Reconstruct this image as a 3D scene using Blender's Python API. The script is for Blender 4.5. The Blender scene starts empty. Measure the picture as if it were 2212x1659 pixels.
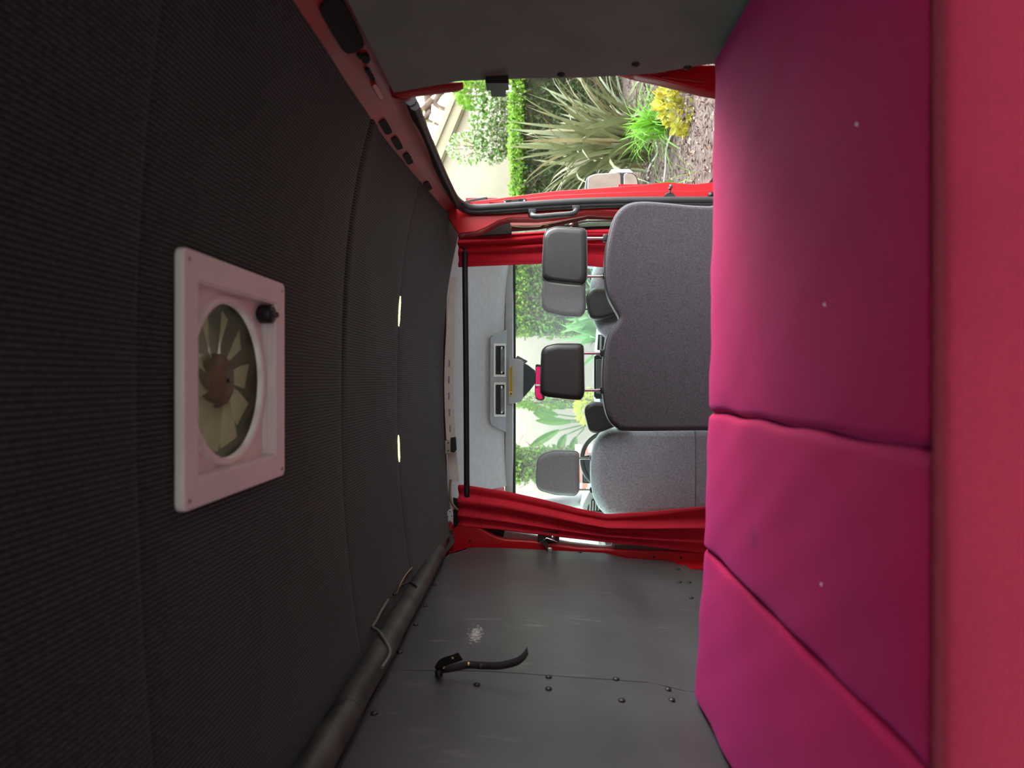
import bpy, math, random
from mathutils import Vector, Matrix
random.seed(7)
S = bpy.context.scene
C = S.collection
PI = math.pi
ZC = 1.45                      # camera height above the street
F, VX, VY = 1450.0, 1160.0, 820.0

# ------------------------------------------------------------------ camera
cd = bpy.data.cameras.new('camera'); cam = bpy.data.objects.new('camera', cd); C.objects.link(cam)
cd.sensor_fit = 'HORIZONTAL'; cd.sensor_width = 36.0; cd.lens = F/2212*36
cd.shift_x = -(VX-1106)/2212; cd.shift_y = (VY-829.5)/2212
cd.clip_start = .02; cd.clip_end = 200
cam.matrix_world = Matrix(((0,1,0,0),(0,0,-1,0),(-1,0,0,ZC),(0,0,0,1)))   # the photo is turned a quarter
cd.dof.use_dof = True; cd.dof.focus_distance = 3.0; cd.dof.aperture_fstop = 3.0
S.camera = cam

# ------------------------------------------------------------------ sky and light
w = bpy.data.worlds.new('sky'); S.world = w; w.use_nodes = True
nt = w.node_tree; nt.nodes.clear()
out = nt.nodes.new('ShaderNodeOutputWorld'); bg = nt.nodes.new('ShaderNodeBackground')
tc = nt.nodes.new('ShaderNodeTexCoord'); sx = nt.nodes.new('ShaderNodeSeparateXYZ'); cr = nt.nodes.new('ShaderNodeValToRGB')
nt.links.new(tc.outputs['Generated'], sx.inputs[0]); nt.links.new(sx.outputs['Z'], cr.inputs[0])
cr.color_ramp.elements[0].position = 0.0; cr.color_ramp.elements[0].color = (1.0, .98, .96, 1)
cr.color_ramp.elements[1].position = 0.9; cr.color_ramp.elements[1].color = (.80, .91, 1.0, 1)
nt.links.new(cr.outputs[0], bg.inputs[0]); bg.inputs[1].default_value = 1.25
nt.links.new(bg.outputs[0], out.inputs[0])
sd = bpy.data.lights.new('sun', 'SUN'); sun = bpy.data.objects.new('sun', sd); C.objects.link(sun)
sd.energy = 1.5; sd.angle = math.radians(50); sd.color = (1, .96, .9)
sun.rotation_euler = (Vector((0,0,0))-Vector((.85,.40,.62))).to_track_quat('-Z','Y').to_euler()
S.view_settings.view_transform = 'Standard'; S.view_settings.look = 'None'
S.view_settings.gamma = 1.0; S.view_settings.use_curve_mapping = False
S.view_settings.exposure = 2.6

# ------------------------------------------------------------------ helpers
def P(px, py, Y): return ((VY-py)*Y/F, Y, (VX-px)*Y/F)
def PXf(px, py, X):
    Y = F*X/(VY-py); return (X, Y, (VX-px)*Y/F)
def lerp(a, b, t): return a+(b-a)*t
def interp(tab, t):
    if t <= tab[0][0]: return tab[0][1]
    for (a, va), (b, vb) in zip(tab, tab[1:]):
        if t <= b: return va+(vb-va)*(t-a)/(b-a)
    return tab[-1][1]

WO = {}                         # world origin of every object, camera-relative
class MB:
    def __init__(s): s.v = []; s.f = []; s.sm = []
    def add(s, vs, fs, smooth=False):
        n = len(s.v); s.v += [tuple(p) for p in vs]; s.f += [tuple(i+n for i in f) for f in fs]; s.sm += [smooth]*len(fs); return s
    def box(s, a, b, bev=0.0):
        x0,y0,z0 = [min(p,q) for p,q in zip(a,b)]; x1,y1,z1 = [max(p,q) for p,q in zip(a,b)]
        if bev <= 0:
            v = [(x0,y0,z0),(x1,y0,z0),(x1,y1,z0),(x0,y1,z0),(x0,y0,z1),(x1,y0,z1),(x1,y1,z1),(x0,y1,z1)]
            return s.add(v, [(0,3,2,1),(4,5,6,7),(0,1,5,4),(1,2,6,5),(2,3,7,6),(3,0,4,7)])
        o = [(x0,y0),(x1,y0),(x1,y1),(x0,y1)]
        return s.pillow(rounded(o, bev, 3), z0, z1, min(bev,(z1-z0)*.45), axis='z')
    def tube(s, pts, r, n=8, caps=True):
        pts = [Vector(p) for p in pts]; rs = r if isinstance(r,(list,tuple)) else [r]*len(pts)
        vs = []; fs = []; up = None
        for i, p in enumerate(pts):
            d = (pts[min(i+1,len(pts)-1)]-pts[max(i-1,0)]).normalized()
            if up is None: up = d.orthogonal().normalized()
            up = (up-d*up.dot(d)).normalized(); sd_ = d.cross(up)
            for k in range(n):
                a = 2*PI*k/n; vs.append(p+(up*math.cos(a)+sd_*math.sin(a))*rs[i])
        for i in range(len(pts)-1):
            for k in range(n):
                fs.append((i*n+k, i*n+(k+1)%n, (i+1)*n+(k+1)%n, (i+1)*n+k))
        s.add(vs, fs, True)
        if caps:
            s.add(vs[:n], [tuple(range(n))[::-1]]); s.add(vs[-n:], [tuple(range(n))])
        return s
    def grid(s, fn, nu, nv, smooth=True, skip=None):
        vs = [fn(i/nu, j/nv) for i in range(nu+1) for j in range(nv+1)]
        fs = [(i*(nv+1)+j, (i+1)*(nv+1)+j, (i+1)*(nv+1)+j+1, i*(nv+1)+j+1) for i in range(nu) for j in range(nv) if not (skip and skip(i,j))]
        return s.add(vs, fs, smooth)
    def strip(s, A, B, smooth=True):
        n = len(A); return s.add(list(A)+list(B), [(i,i+1,n+i+1,n+i) for i in range(n-1)], smooth)
    def pillow(s, outline, d0, d1, r, axis='y', bulge=0.0, k=3, warp=None, radial=False):
        """closed 2D outline extruded from d0 to d1 with rounded rims; axis y: (x,z), z: (x,y), x: (y,z)"""
        o = [Vector(p) for p in outline]; n = len(o)
        ar = sum(o[i].x*o[(i+1)%n].y-o[(i+1)%n].x*o[i].y for i in range(n))
        if ar < 0: o.reverse()
        nr = []
        for i in range(n):
            e1 = (o[i]-o[i-1]).normalized(); e2 = (o[(i+1)%n]-o[i]).normalized()
            m = Vector((-(e1.y+e2.y), e1.x+e2.x)); l = m.length
            m = m/l if l > 1e-6 else Vector((-e1.y, e1.x))
            nr.append(m/max(.6, m.dot(Vector((-e1.y,e1.x)))))
        if radial:
            cc = sum(o, Vector((0,0)))/n; hw = max(abs(p.x-cc.x) for p in o); hh = max(abs(p.y-cc.y) for p in o)
            nr = [Vector(((cc.x-p.x)/hw, (cc.y-p.y)/hh)) for p in o]
        rings = []
        for q in range(k+1):
            a = PI/2*q/k; rings.append((r*(1-math.sin(a)), d0+r*(1-math.cos(a))))
        for q in range(k, -1, -1):
            a = PI/2*q/k; rings.append((r*(1-math.sin(a)), d1-r*(1-math.cos(a))))
        def mk(p, d):
            q = (p.x,d,p.y) if axis=='y' else ((p.x,p.y,d) if axis=='z' else (d,p.x,p.y))
            return warp(q) if warp else q
        vs = [mk(o[i]+nr[i]*ins, d) for ins, d in rings for i in range(n)]
        fs = []
        for a in range(len(rings)-1):
            for i in range(n): fs.append((a*n+i, a*n+(i+1)%n, (a+1)*n+(i+1)%n, (a+1)*n+i))
        c = sum(o, Vector((0,0)))/n
        s.add(vs, fs, True)
        for ri, d, sg, flip in ((0,d0,-1,True),(len(rings)-1,d1,1,False)):
            base = vs[ri*n:(ri+1)*n]; ins = rings[ri][0]
            if not bulge:
                s.add(base, [tuple(range(n))[::-1] if flip else tuple(range(n))]); continue
            mid = [mk(lerp(o[i]+nr[i]*ins, c, .45), d+sg*bulge*.75) for i in range(n)]
            cv = mk(c, d+sg*bulge)
            allv = base+mid+[cv]; ff = [(i,(i+1)%n,n+(i+1)%n,n+i) for i in range(n)]+[(n+i,n+(i+1)%n,2*n) for i in range(n)]
            s.add(allv, [f[::-1] for f in ff] if flip else ff, bulge > 0)
        return s
    def lathe(s, c, prof, n=24, axis='z', arc=None):
        vs = []; 
        for r, h in prof:
            for k in range(n):
                a = 2*PI*k/n; u, v_ = r*math.cos(a), r*math.sin(a)
                q = (u,v_,h) if axis=='z' else ((u,h,v_) if axis=='y' else (h,u,v_))
                vs.append((c[0]+q[0], c[1]+q[1], c[2]+q[2]))
        fs = [(i*n+k, i*n+(k+1)%n, (i+1)*n+(k+1)%n, (i+1)*n+k) for i in range(len(prof)-1) for k in range(n)]
        return s.add(vs, fs, True)
    def build(s, name, mat, parent=None, origin=None, label=None, cat=None, group=None, kind=None):
        me = bpy.data.meshes.new(name)
        if origin is None:
            xs, ys, zs = zip(*s.v)
            origin = ((min(xs)+max(xs))/2, (min(ys)+max(ys))/2, min(zs))
        origin = Vector(origin)
        me.from_pydata([tuple(Vector(p)-origin) for p in s.v], [], s.f)
        me.polygons.foreach_set('use_smooth', s.sm); me.materials.append(mat); me.update()
        o = bpy.data.objects.new(name, me); C.objects.link(o)
        WO[o.name] = origin
        if parent: o.parent = parent; o.location = origin-WO[parent.name]
        else: o.location = origin+Vector((0,0,ZC))
        tag(o, label, cat, group, kind); return o

def tag(o, label=None, cat=None, group=None, kind=None):
    if label: o['label'] = label
    if cat: o['category'] = cat
    if group: o['group'] = group
    if kind: o['kind'] = kind
    return o
def thing(name, label, cat, at, group=None, kind=None):
    o = bpy.data.objects.new(name, None); o.empty_display_size = .05; C.objects.link(o)
    WO[o.name] = Vector(at); o.location = Vector(at)+Vector((0,0,ZC)); return tag(o, label, cat, group, kind)
def rounded(o, r, k=4):
    res = []; n = len(o); o = [Vector(p) for p in o]
    for i in range(n):
        a = (o[i-1]-o[i]); b = (o[(i+1)%n]-o[i]); rr = min(r, a.length*.45, b.length*.45); a.normalize(); b.normalize()
        p, q = o[i]+a*rr, o[i]+b*rr
        for t in range(k+1):
            u = t/k; res.append(tuple(p*(1-u)**2+o[i]*2*u*(1-u)+q*u*u))
    return res
def img(pts, Y): return [((VY-py)*Y/F, (VX-px)*Y/F) for px, py in pts]    # traced outline at its own distance -> (x,z)
def smooth_closed(pts, k=4):
    n = len(pts); r = []
    for i in range(n):
        p0,p1,p2,p3 = [Vector(pts[(i+j-1)%n]) for j in range(4)]
        for t in range(k):
            u = t/k; r.append(tuple(.5*((2*p1)+(p2-p0)*u+(2*p0-5*p1+4*p2-p3)*u*u+(3*p1-p0-3*p2+p3)*u**3)))
    return r
def smooth_open(pts, k=5):
    pts = [Vector(p) for p in pts]; n = len(pts); r = []
    for i in range(n-1):
        p0,p1,p2,p3 = pts[max(i-1,0)],pts[i],pts[i+1],pts[min(i+2,n-1)]
        for t in range(k):
            u = t/k; r.append(.5*((2*p1)+(p2-p0)*u+(2*p0-5*p1+4*p2-p3)*u*u+(3*p1-p0-3*p2+p3)*u**3))
    r.append(pts[-1]); return r

# ------------------------------------------------------------------ materials
def M(name, col, rough=.5, var=.12, vs=12, bump=0.0, bs=200, metal=0, sheen=0, sheen_tint=(1,1,1), coat=0, spec=.5,
      island=0.0, emis=None, es=0, trans=0, col2=None, wave=None):
    m = bpy.data.materials.new(name); m.use_nodes = True; n = m.node_tree.nodes; L = m.node_tree.links
    b = n['Principled BSDF']; I = b.inputs
    I['Roughness'].default_value = rough; I['Metallic'].default_value = metal
    I['Specular IOR Level'].default_value = spec
    I['Sheen Weight'].default_value = sheen; I['Sheen Tint'].default_value = (*sheen_tint,1); I['Sheen Roughness'].default_value = .4
    I['Coat Weight'].default_value = coat; I['Coat Roughness'].default_value = .12
    t = n.new('ShaderNodeTexCoord'); nz = n.new('ShaderNodeTexNoise'); nz.inputs['Scale'].default_value = vs; nz.inputs['Detail'].default_value = 5
    L.new(t.outputs['Object'], nz.inputs['Vector'])
    r = n.new('ShaderNodeValToRGB'); L.new(nz.outputs['Fac'], r.inputs[0])
    c2 = col2 or tuple(min(1,c*(1+var)) for c in col)
    r.color_ramp.elements[0].position = .33; r.color_ramp.elements[1].position = .67
    r.color_ramp.elements[0].color = (*[c*(1-var) for c in col],1); r.color_ramp.elements[1].color = (*c2,1)
    co = r.outputs[0]
    if island:
        g = n.new('ShaderNodeNewGeometry'); hs = n.new('ShaderNodeHueSaturation'); mr = n.new('ShaderNodeMapRange')
        L.new(g.outputs['Random Per Island'], mr.inputs[0]); mr.inputs[3].default_value = 1-island; mr.inputs[4].default_value = 1+island
        L.new(mr.outputs[0], hs.inputs['Value'])
        m2 = n.new('ShaderNodeMapRange'); mu = n.new('ShaderNodeMath'); mu.operation = 'FRACT'; mm = n.new('ShaderNodeMath'); mm.operation='MULTIPLY'; mm.inputs[1].default_value = 7.3
        L.new(g.outputs['Random Per Island'], mm.inputs[0]); L.new(mm.outputs[0], mu.inputs[0]); L.new(mu.outputs[0], m2.inputs[0])
        m2.inputs[3].default_value = .5-.05*island; m2.inputs[4].default_value = .5+.05*island
        L.new(m2.outputs[0], hs.inputs['Hue']); L.new(co, hs.inputs['Color']); co = hs.outputs[0]
    L.new(co, I['Base Color'])
    h = None
    if bump:
        bz = n.new('ShaderNodeTexNoise'); bz.inputs['Scale'].default_value = bs; bz.inputs['Detail'].default_value = 3
        L.new(t.outputs['Object'], bz.inputs['Vector']); h = bz.outputs['Fac']
        bp = n.new('ShaderNodeBump'); bp.inputs['Strength'].default_value = bump; bp.inputs['Distance'].default_value = .002
        L.new(h, bp.inputs['Height']); L.new(bp.outputs[0], I['Normal'])
    if emis: I['Emission Color'].default_value = (*emis,1); I['Emission Strength'].default_value = es
    if trans: I['Transmission Weight'].default_value = trans
    return m
def weave(name, col, lo, hi, scale, speck=260, rough=.95, sheen=.2, sheen_tint=(1,1,1), bump=.5, both=False, rot=0.0):
    """cloth with ribs running along Y (and crossing ones if both)"""
    m = M(name, col, rough, .1, 3, sheen=sheen, sheen_tint=sheen_tint, spec=.15); n = m.node_tree.nodes; L = m.node_tree.links
    t = [x for x in n if x.type=='TEX_COORD'][0]; b = n['Principled BSDF']; src = b.inputs['Base Color'].links[0].from_socket
    wv = n.new('ShaderNodeTexWave'); wv.wave_type='BANDS'; wv.bands_direction='X'; wv.inputs['Scale'].default_value = scale
    wv.inputs['Distortion'].default_value = .6; wv.inputs['Detail'].default_value = 1; wv.inputs['Detail Scale'].default_value = 3
    L.new(t.outputs['Object'], wv.inputs['Vector']); h = wv.outputs['Fac']
    if both:
        w2 = n.new('ShaderNodeTexWave'); w2.bands_direction='Y'; w2.inputs['Scale'].default_value = scale; w2.inputs['Distortion'].default_value = .6
        L.new(t.outputs['Object'], w2.inputs['Vector']); mx = n.new('ShaderNodeMath'); mx.operation='MAXIMUM'
        L.new(h, mx.inputs[0]); L.new(w2.outputs['Fac'], mx.inputs[1]); h = mx.outputs[0]
    sp = n.new('ShaderNodeTexNoise'); sp.inputs['Scale'].default_value = speck; sp.inputs['Detail'].default_value = 2
    L.new(t.outputs['Object'], sp.inputs['Vector'])
    mu = n.new('ShaderNodeMath'); mu.operation='MULTIPLY'; L.new(h, mu.inputs[0]); L.new(sp.outputs['Fac'], mu.inputs[1])
    mr = n.new('ShaderNodeMapRange'); L.new(mu.outputs[0], mr.inputs[0]); mr.inputs[1].default_value=.1; mr.inputs[2].default_value=.55
    mr.inputs[3].default_value = lo; mr.inputs[4].default_value = hi
    vm = n.new('ShaderNodeVectorMath'); vm.operation='SCALE'; L.new(src, vm.inputs[0]); L.new(mr.outputs[0], vm.inputs['Scale'])
    L.new(vm.outputs[0], b.inputs['Base Color'])
    bp = n.new('ShaderNodeBump'); bp.inputs['Strength'].default_value = bump; bp.inputs['Distance'].default_value=.002
    L.new(mu.outputs[0], bp.inputs['Height']); L.new(bp.outputs[0], b.inputs['Normal'])
    return m

m_carpet = weave('ribbed black carpet', (.034,.037,.036), .30, 2.2, 38, speck=190)
m_bed = weave('crimson bed cloth', (.44,.012,.082), .80, 1.15, 90, speck=300, rough=.85, sheen=.2, sheen_tint=(.9,.15,.75), bump=.25, both=True)
def stain(m, c, sc, dark):
    n = m.node_tree.nodes; L = m.node_tree.links; b = n['Principled BSDF']; src = b.inputs['Base Color'].links[0].from_socket
    g = n.new('ShaderNodeNewGeometry'); sp = n.new('ShaderNodeVectorMath'); sp.operation='SUBTRACT'; sp.inputs[1].default_value = c; L.new(g.outputs['Position'], sp.inputs[0])
    mu = n.new('ShaderNodeVectorMath'); mu.operation='MULTIPLY'; mu.inputs[1].default_value = sc; L.new(sp.outputs[0], mu.inputs[0])
    ln = n.new('ShaderNodeVectorMath'); ln.operation='LENGTH'; L.new(mu.outputs[0], ln.inputs[0])
    nz = n.new('ShaderNodeTexNoise'); nz.inputs['Scale'].default_value = 40; L.new(g.outputs['Position'], nz.inputs[0])
    ad = n.new('ShaderNodeMath'); ad.operation='ADD'; L.new(ln.outputs['Value'], ad.inputs[0]); L.new(nz.outputs['Fac'], ad.inputs[1])
    mr = n.new('ShaderNodeMapRange'); mr.inputs[1].default_value=1.5; mr.inputs[2].default_value=.6; mr.inputs[3].default_value=0; mr.inputs[4].default_value=dark; L.new(ad.outputs[0], mr.inputs[0])
    mi = n.new('ShaderNodeMixRGB'); mi.inputs[2].default_value=(.08,.02,.05,1); L.new(mr.outputs[0], mi.inputs[0]); L.new(src, mi.inputs[1]); L.new(mi.outputs[0], b.inputs['Base Color'])
_y = .435*F/(1630-VX); stain(m_bed, ((VY-1165)*_y/F, _y, ZC-.435), (32,26,1), .45)
m_bolster = weave('red bolster cloth', (.43,.036,.075), .9, 1.1, 90, speck=120, rough=.9, sheen=.2, sheen_tint=(1,.35,.45), bump=.25, both=True)
m_curtain = M('red curtain cotton', (.60,.020,.042), .85, .08, 6, .25, 500, sheen=.15, sheen_tint=(1,.2,.3), spec=.2)
m_red = M('red body paint', (.46,.005,.012), .36, .1, 3, coat=.15, spec=.35)
m_redd = M('darker red paint', (.33,.012,.014), .5, .2, 6, coat=.1)  # deeper, rougher red than the body paint
m_black = M('black plastic', (.012,.012,.013), .45, .2, 20, .2, 300)
m_rubber = M('black rubber', (.022,.022,.024), .5, .2, 20, .1, 120)
m_foam = M('worn black foam sleeve', (.032,.034,.032), .48, .3, 9, .5, 60, col2=(.085,.09,.083))
m_grey = M('light grey cab lining', (.58,.58,.60), .85, .05, 30, .15, 600)
m_trim = M('grey trim plastic', (.36,.36,.37), .5, .05, 20, .1, 500)
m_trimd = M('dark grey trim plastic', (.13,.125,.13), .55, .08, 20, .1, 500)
m_cream = M('cream strip', (.80,.76,.68), .6, .05, 20)
m_white = M('white fan plastic', (.86,.84,.80), .45, .04, 8)
m_wht = M('white metal plate', (.70,.71,.74), .4, .04, 20)
m_vinyl = M('black vinyl', (.033,.037,.036), .42, .1, 40, .25, 500)
m_seat2 = M('charcoal seat plush', (.072,.064,.074), .95, .25, 150, .9, 380, sheen=.35, sheen_tint=(.85,.8,1))
m_seat1 = M('grey seat plush', (.43,.46,.52), .95, .22, 120, .8, 380, sheen=.3, sheen_tint=(.85,.92,1))
m_head1 = M('grey headrest cloth', (.29,.30,.325), .9, .08, 60, .4, 600, sheen=.2)
m_chrome = M('chrome', (.75,.75,.76), .15, .03, 10, metal=1)
m_steel = M('dull steel', (.55,.54,.50), .35, .08, 30, metal=1)
m_dash = M('sky-tinted dashboard', (.13,.19,.28), .4, .06, 10, .15, 500)  # blue of the reflected sky is put into the base colour
m_screen = M('dark screen', (.10,.095,.10), .25, .05, 3)
m_yellow = M('yellow label', (.75,.44,.03), .5, .04, 20)
m_ink = M('black ink', (.01,.01,.01), .6)
m_ply = M('plywood', (.35,.24,.14), .7, .15, 6)
m_fan = None
m_fand = M('brown fan duct', (.035,.024,.015), .8, .2, 8, spec=.1)
m_brass = M('brass snap', (.6,.48,.25), .3, .05, 10, metal=1)
m_cable = M('grey cable sheath', (.17,.18,.17), .55, .1, 20)
m_wire = M('tan wire sheath', (.30,.24,.12), .55, .1, 20)
m_strap = M('black webbing', (.012,.010,.010), .85, .3, 300, .6, 700)
m_lamp = M('lit greenish lamp', (.6,.8,.3), .5, emis=(.82,1.0,.52), es=.26)
m_hole = M('dark recess', (.008,.008,.009), .8)
m_lens = M('grey lamp lens', (.18,.18,.18), .2, .3, 40)
m_mirror = M('mirror glass', (.85,.86,.88), .02, .01, 3, metal=1)
# left panels: glossy black fluted plastic board with scuffs
def panel_mat():
    m = M('black fluted plastic board', (.074,.076,.082), .31, .12, 5, spec=.6); n = m.node_tree.nodes; L = m.node_tree.links; b = n['Principled BSDF']
    g = n.new('ShaderNodeNewGeometry'); src = b.inputs['Base Color'].links[0].from_socket
    mp = n.new('ShaderNodeMapping'); mp.inputs['Scale'].default_value = (3,60,9); L.new(g.outputs['Position'], mp.inputs[0])
    mp.inputs['Rotation'].default_value = (.5,0,0)
    nz = n.new('ShaderNodeTexNoise'); nz.inputs['Scale'].default_value = 1.0; nz.inputs['Detail'].default_value = 6; L.new(mp.outputs[0], nz.inputs[0])
    lo = n.new('ShaderNodeTexNoise'); lo.inputs['Scale'].default_value = 2.6; L.new(g.outputs['Position'], lo.inputs[0])
    r1 = n.new('ShaderNodeMapRange'); r1.inputs[1].default_value=.58; r1.inputs[2].default_value=.80; L.new(nz.outputs['Fac'], r1.inputs[0])
    r2 = n.new('ShaderNodeMapRange'); r2.inputs[1].default_value=.5; r2.inputs[2].default_value=.7; L.new(lo.outputs['Fac'], r2.inputs[0])
    mu = n.new('ShaderNodeMath'); mu.operation='MULTIPLY'; L.new(r1.outputs[0], mu.inputs[0]); L.new(r2.outputs[0], mu.inputs[1])
    # chalky scuff where something rubbed the board
    sp = n.new('ShaderNodeVectorMath'); sp.operation='SUBTRACT'; L.new(g.outputs['Position'], sp.inputs[0])
    q = PXf(1028,1368,-.842); sp.inputs[1].default_value = (q[0],q[1],q[2]+ZC)
    sc = n.new('ShaderNodeVectorMath'); sc.operation='MULTIPLY'; sc.inputs[1].default_value=(6,8,26); L.new(sp.outputs[0], sc.inputs[0])
    ln = n.new('ShaderNodeVectorMath'); ln.operation='LENGTH'; L.new(sc.outputs[0], ln.inputs[0])
    n2 = n.new('ShaderNodeTexNoise'); n2.inputs['Scale'].default_value = 90; n2.inputs['Detail'].default_value=4; L.new(g.outputs['Position'], n2.inputs[0])
    ad = n.new('ShaderNodeMath'); ad.operation='MULTIPLY_ADD'; L.new(n2.outputs['Fac'], ad.inputs[0]); ad.inputs[1].default_value=2.2; L.new(ln.outputs['Value'], ad.inputs[2])
    r3 = n.new('ShaderNodeMapRange'); r3.inputs[1].default_value=1.7; r3.inputs[2].default_value=1.2; L.new(ad.outputs[0], r3.inputs[0])
    mx = n.new('ShaderNodeMath'); mx.operation='MAXIMUM'; L.new(r3.outputs[0], mx.inputs[0])
    m5 = n.new('ShaderNodeMath'); m5.operation='MULTIPLY'; m5.inputs[1].default_value=.55; L.new(mu.outputs[0], m5.inputs[0]); L.new(m5.outputs[0], mx.inputs[1])
    mi = n.new('ShaderNodeMixRGB'); mi.inputs[2].default_value=(.5,.49,.45,1); L.new(mx.outputs[0], mi.inputs[0]); L.new(src, mi.inputs[1]); L.new(mi.outputs[0], b.inputs['Base Color'])
    wv = n.new('ShaderNodeTexWave'); wv.bands_direction='Z'; wv.inputs['Scale'].default_value=55; L.new(g.outputs['Position'], wv.inputs[0])
    bp = n.new('ShaderNodeBump'); bp.inputs['Strength'].default_value=.06; bp.inputs['Distance'].default_value=.001; L.new(wv.outputs['Fac'], bp.inputs['Height'])
    fn = n.new('ShaderNodeTexNoise'); fn.inputs['Scale'].default_value=420; L.new(g.outputs['Position'], fn.inputs[0])
    b2 = n.new('ShaderNodeBump'); b2.inputs['Strength'].default_value=.12; b2.inputs['Distance'].default_value=.001; L.new(fn.outputs['Fac'], b2.inputs['Height']); L.new(bp.outputs[0], b2.inputs['Normal'])
    L.new(b2.outputs[0], b.inputs['Normal']); return m
m_panel = panel_mat()
def glass_mat(name, haze=.06, tint=(1,1,1), refl=.06, hcol=(.9,.95,.9)):
    m = bpy.data.materials.new(name); m.use_nodes = True; n = m.node_tree.nodes; L = m.node_tree.links; n.clear()
    o = n.new('ShaderNodeOutputMaterial'); t = n.new('ShaderNodeBsdfTransparent'); t.inputs[0].default_value = (*tint,1)
    g = n.new('ShaderNodeBsdfGlossy'); g.inputs['Roughness'].default_value = .02
    d = n.new('ShaderNodeBsdfTranslucent'); d.inputs[0].default_value = (*hcol,1)
    a = n.new('ShaderNodeMixShader'); a.inputs[0].default_value = haze; L.new(t.outputs[0], a.inputs[1]); L.new(d.outputs[0], a.inputs[2])
    b = n.new('ShaderNodeMixShader'); b.inputs[0].default_value = refl; L.new(a.outputs[0], b.inputs[1]); L.new(g.outputs[0], b.inputs[2])
    L.new(b.outputs[0], o.inputs[0]); return m
m_glass = glass_mat('hazy windscreen glass', .022, (.97,1,.97), .04)  # thin even haze mixed into the clear pane
m_sideglass = glass_mat('green tinted side glass', .05, (.72,.85,.76), .06)
m_dome = glass_mat('smoky fan dome', .45, (.30,.36,.30), .03, (.22,.22,.18))

def leafmat(name, col, isl=.35, rough=.5, tr=.35):
    m = M(name, col, rough, .15, 8, island=isl, spec=.4); n = m.node_tree.nodes; L = m.node_tree.links; b = n['Principled BSDF']
    t = n.new('ShaderNodeBsdfTranslucent'); L.new(b.inputs['Base Color'].links[0].from_socket, t.inputs[0])
    mx = n.new('ShaderNodeMixShader'); mx.inputs[0].default_value = tr; o = [x for x in n if x.type=='OUTPUT_MATERIAL'][0]
    L.new(b.outputs[0], mx.inputs[1]); L.new(t.outputs[0], mx.inputs[2]); L.new(mx.outputs[0], o.inputs[0]); return m
# ------------------------------------------------------------------ outdoor ground
m_street = M('pale concrete street', (.13,.128,.125), .9, .15, 4, .4, 60)
m_soil = M('brown garden mulch', (.065,.043,.032), .95, .45, 22, 1.0, 40, col2=(.12,.085,.065))
MB().box((-14,-12,-1.60), (14,30,-1.45)).build('floor', m_street, origin=(0,0,-1.6), label='pale concrete street and drive under the van', cat='street', kind='structure')
def soil(u, v):
    x = lerp(1.25,9,u); y = lerp(2.2,14,v); return (x,y,-1.12+.05*math.sin(x*3.1)*math.cos(y*2.3)+.04*(x-1.25))
g_soil = MB().grid(soil, 24, 30).build('garden_ground', m_soil, label='brown mulch garden bed outside the open side door', cat='garden bed', kind='structure')
MB().box((-7,6.6,-1.45),(1.25,14,-1.10)).build('garden_ground', m_soil, label='mulched planting strip ahead of the windscreen', cat='garden bed', kind='structure')

q = thing('blocker','brown garage front added unseen behind the van to set the rear light','blocker',(-1,-9.2,-1.45))  # unseen brown front, added to hold down the rear light on the bed
m_blocker = M('brown garage boards', (.15,.115,.09), .85, .15, 5, .4, 40)
MB().box((-7,-9.4,-1.45),(4.5,-9.1,2.3)).build('wall',m_blocker,q)
MB().box((-7.3,-9.9,2.3),(4.8,-8.6,2.45)).build('eave',m_blocker,q)
for k in range(4): MB().box((-3.4,-9.1,-1.45+.55*k+.01),(1.6,-9.06,-1.45+.55*k+.54)).build('door_panel',m_blocker,q)
# ------------------------------------------------------------------ van shell
def zc(y): return .565 if y < 1.9 else .565-.082*((y-1.9)/1.55)**1.5
def zceil(x, y):
    return zc(y)-(.092*(abs(x)/.78)**2.5 if x > 0 else .060*(abs(x)/.80)**2.5)
XL = [(-1.2,-.97),(-.95,-.95),(-.65,-.92),(-.44,-.905),(-.33,-.878),(.14,-.845),(.45,-.84)]
def xl(z): return interp(XL, z)
XR = [(-1.2,.84),(-.44,.815),(-.3,.806),(0,.800),(.2,.79),(.382,.765),(.5,.75)]
def xr(z): return interp(XR, z)

MB().box((-1.0,-.92,-1.10),(.99,5.1,-1.0)).build('floor', M('van floor metal', (.10,.02,.02), .6), label='van floor under the bed and seats', cat='floor', kind='structure')

# roof skin and headliner panels
FX0, FX1, FY0, FY1 = -.165, .165, 1.085, 1.405
roof = MB()
xs = [-.98,-.9,-.8,-.6,-.4,FX0-.02,FX1+.02,.4,.6,.8,.88,.96]; ys = [-.92,0,.6,FY0-.02,FY1+.02,2.0,2.6,3.2,3.5,3.8,4.1,4.40]
def zroof(x, y):
    y2 = min(y,3.5); z = zc(y2)+.075-.10*(abs(x+.02)/.9)**4
    if y > 3.5: z -= .30*((y-3.5)/.9)**1.7
    return z
nv = len(ys)
rv = [(x,y,zroof(x,y)) for x in xs for y in ys]
rf = [(i*nv+j,(i+1)*nv+j,(i+1)*nv+j+1,i*nv+j+1) for i in range(len(xs)-1) for j in range(nv-1) if not (xs[i] > -.2 and xs[i+1] < .2 and 1.0 < ys[j] < 1.2)]
roof.add(rv, rf, True)
ceil = roof.build('ceiling', m_red, label='van roof lined with ribbed black carpet', cat='ceiling', kind='structure')
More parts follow.
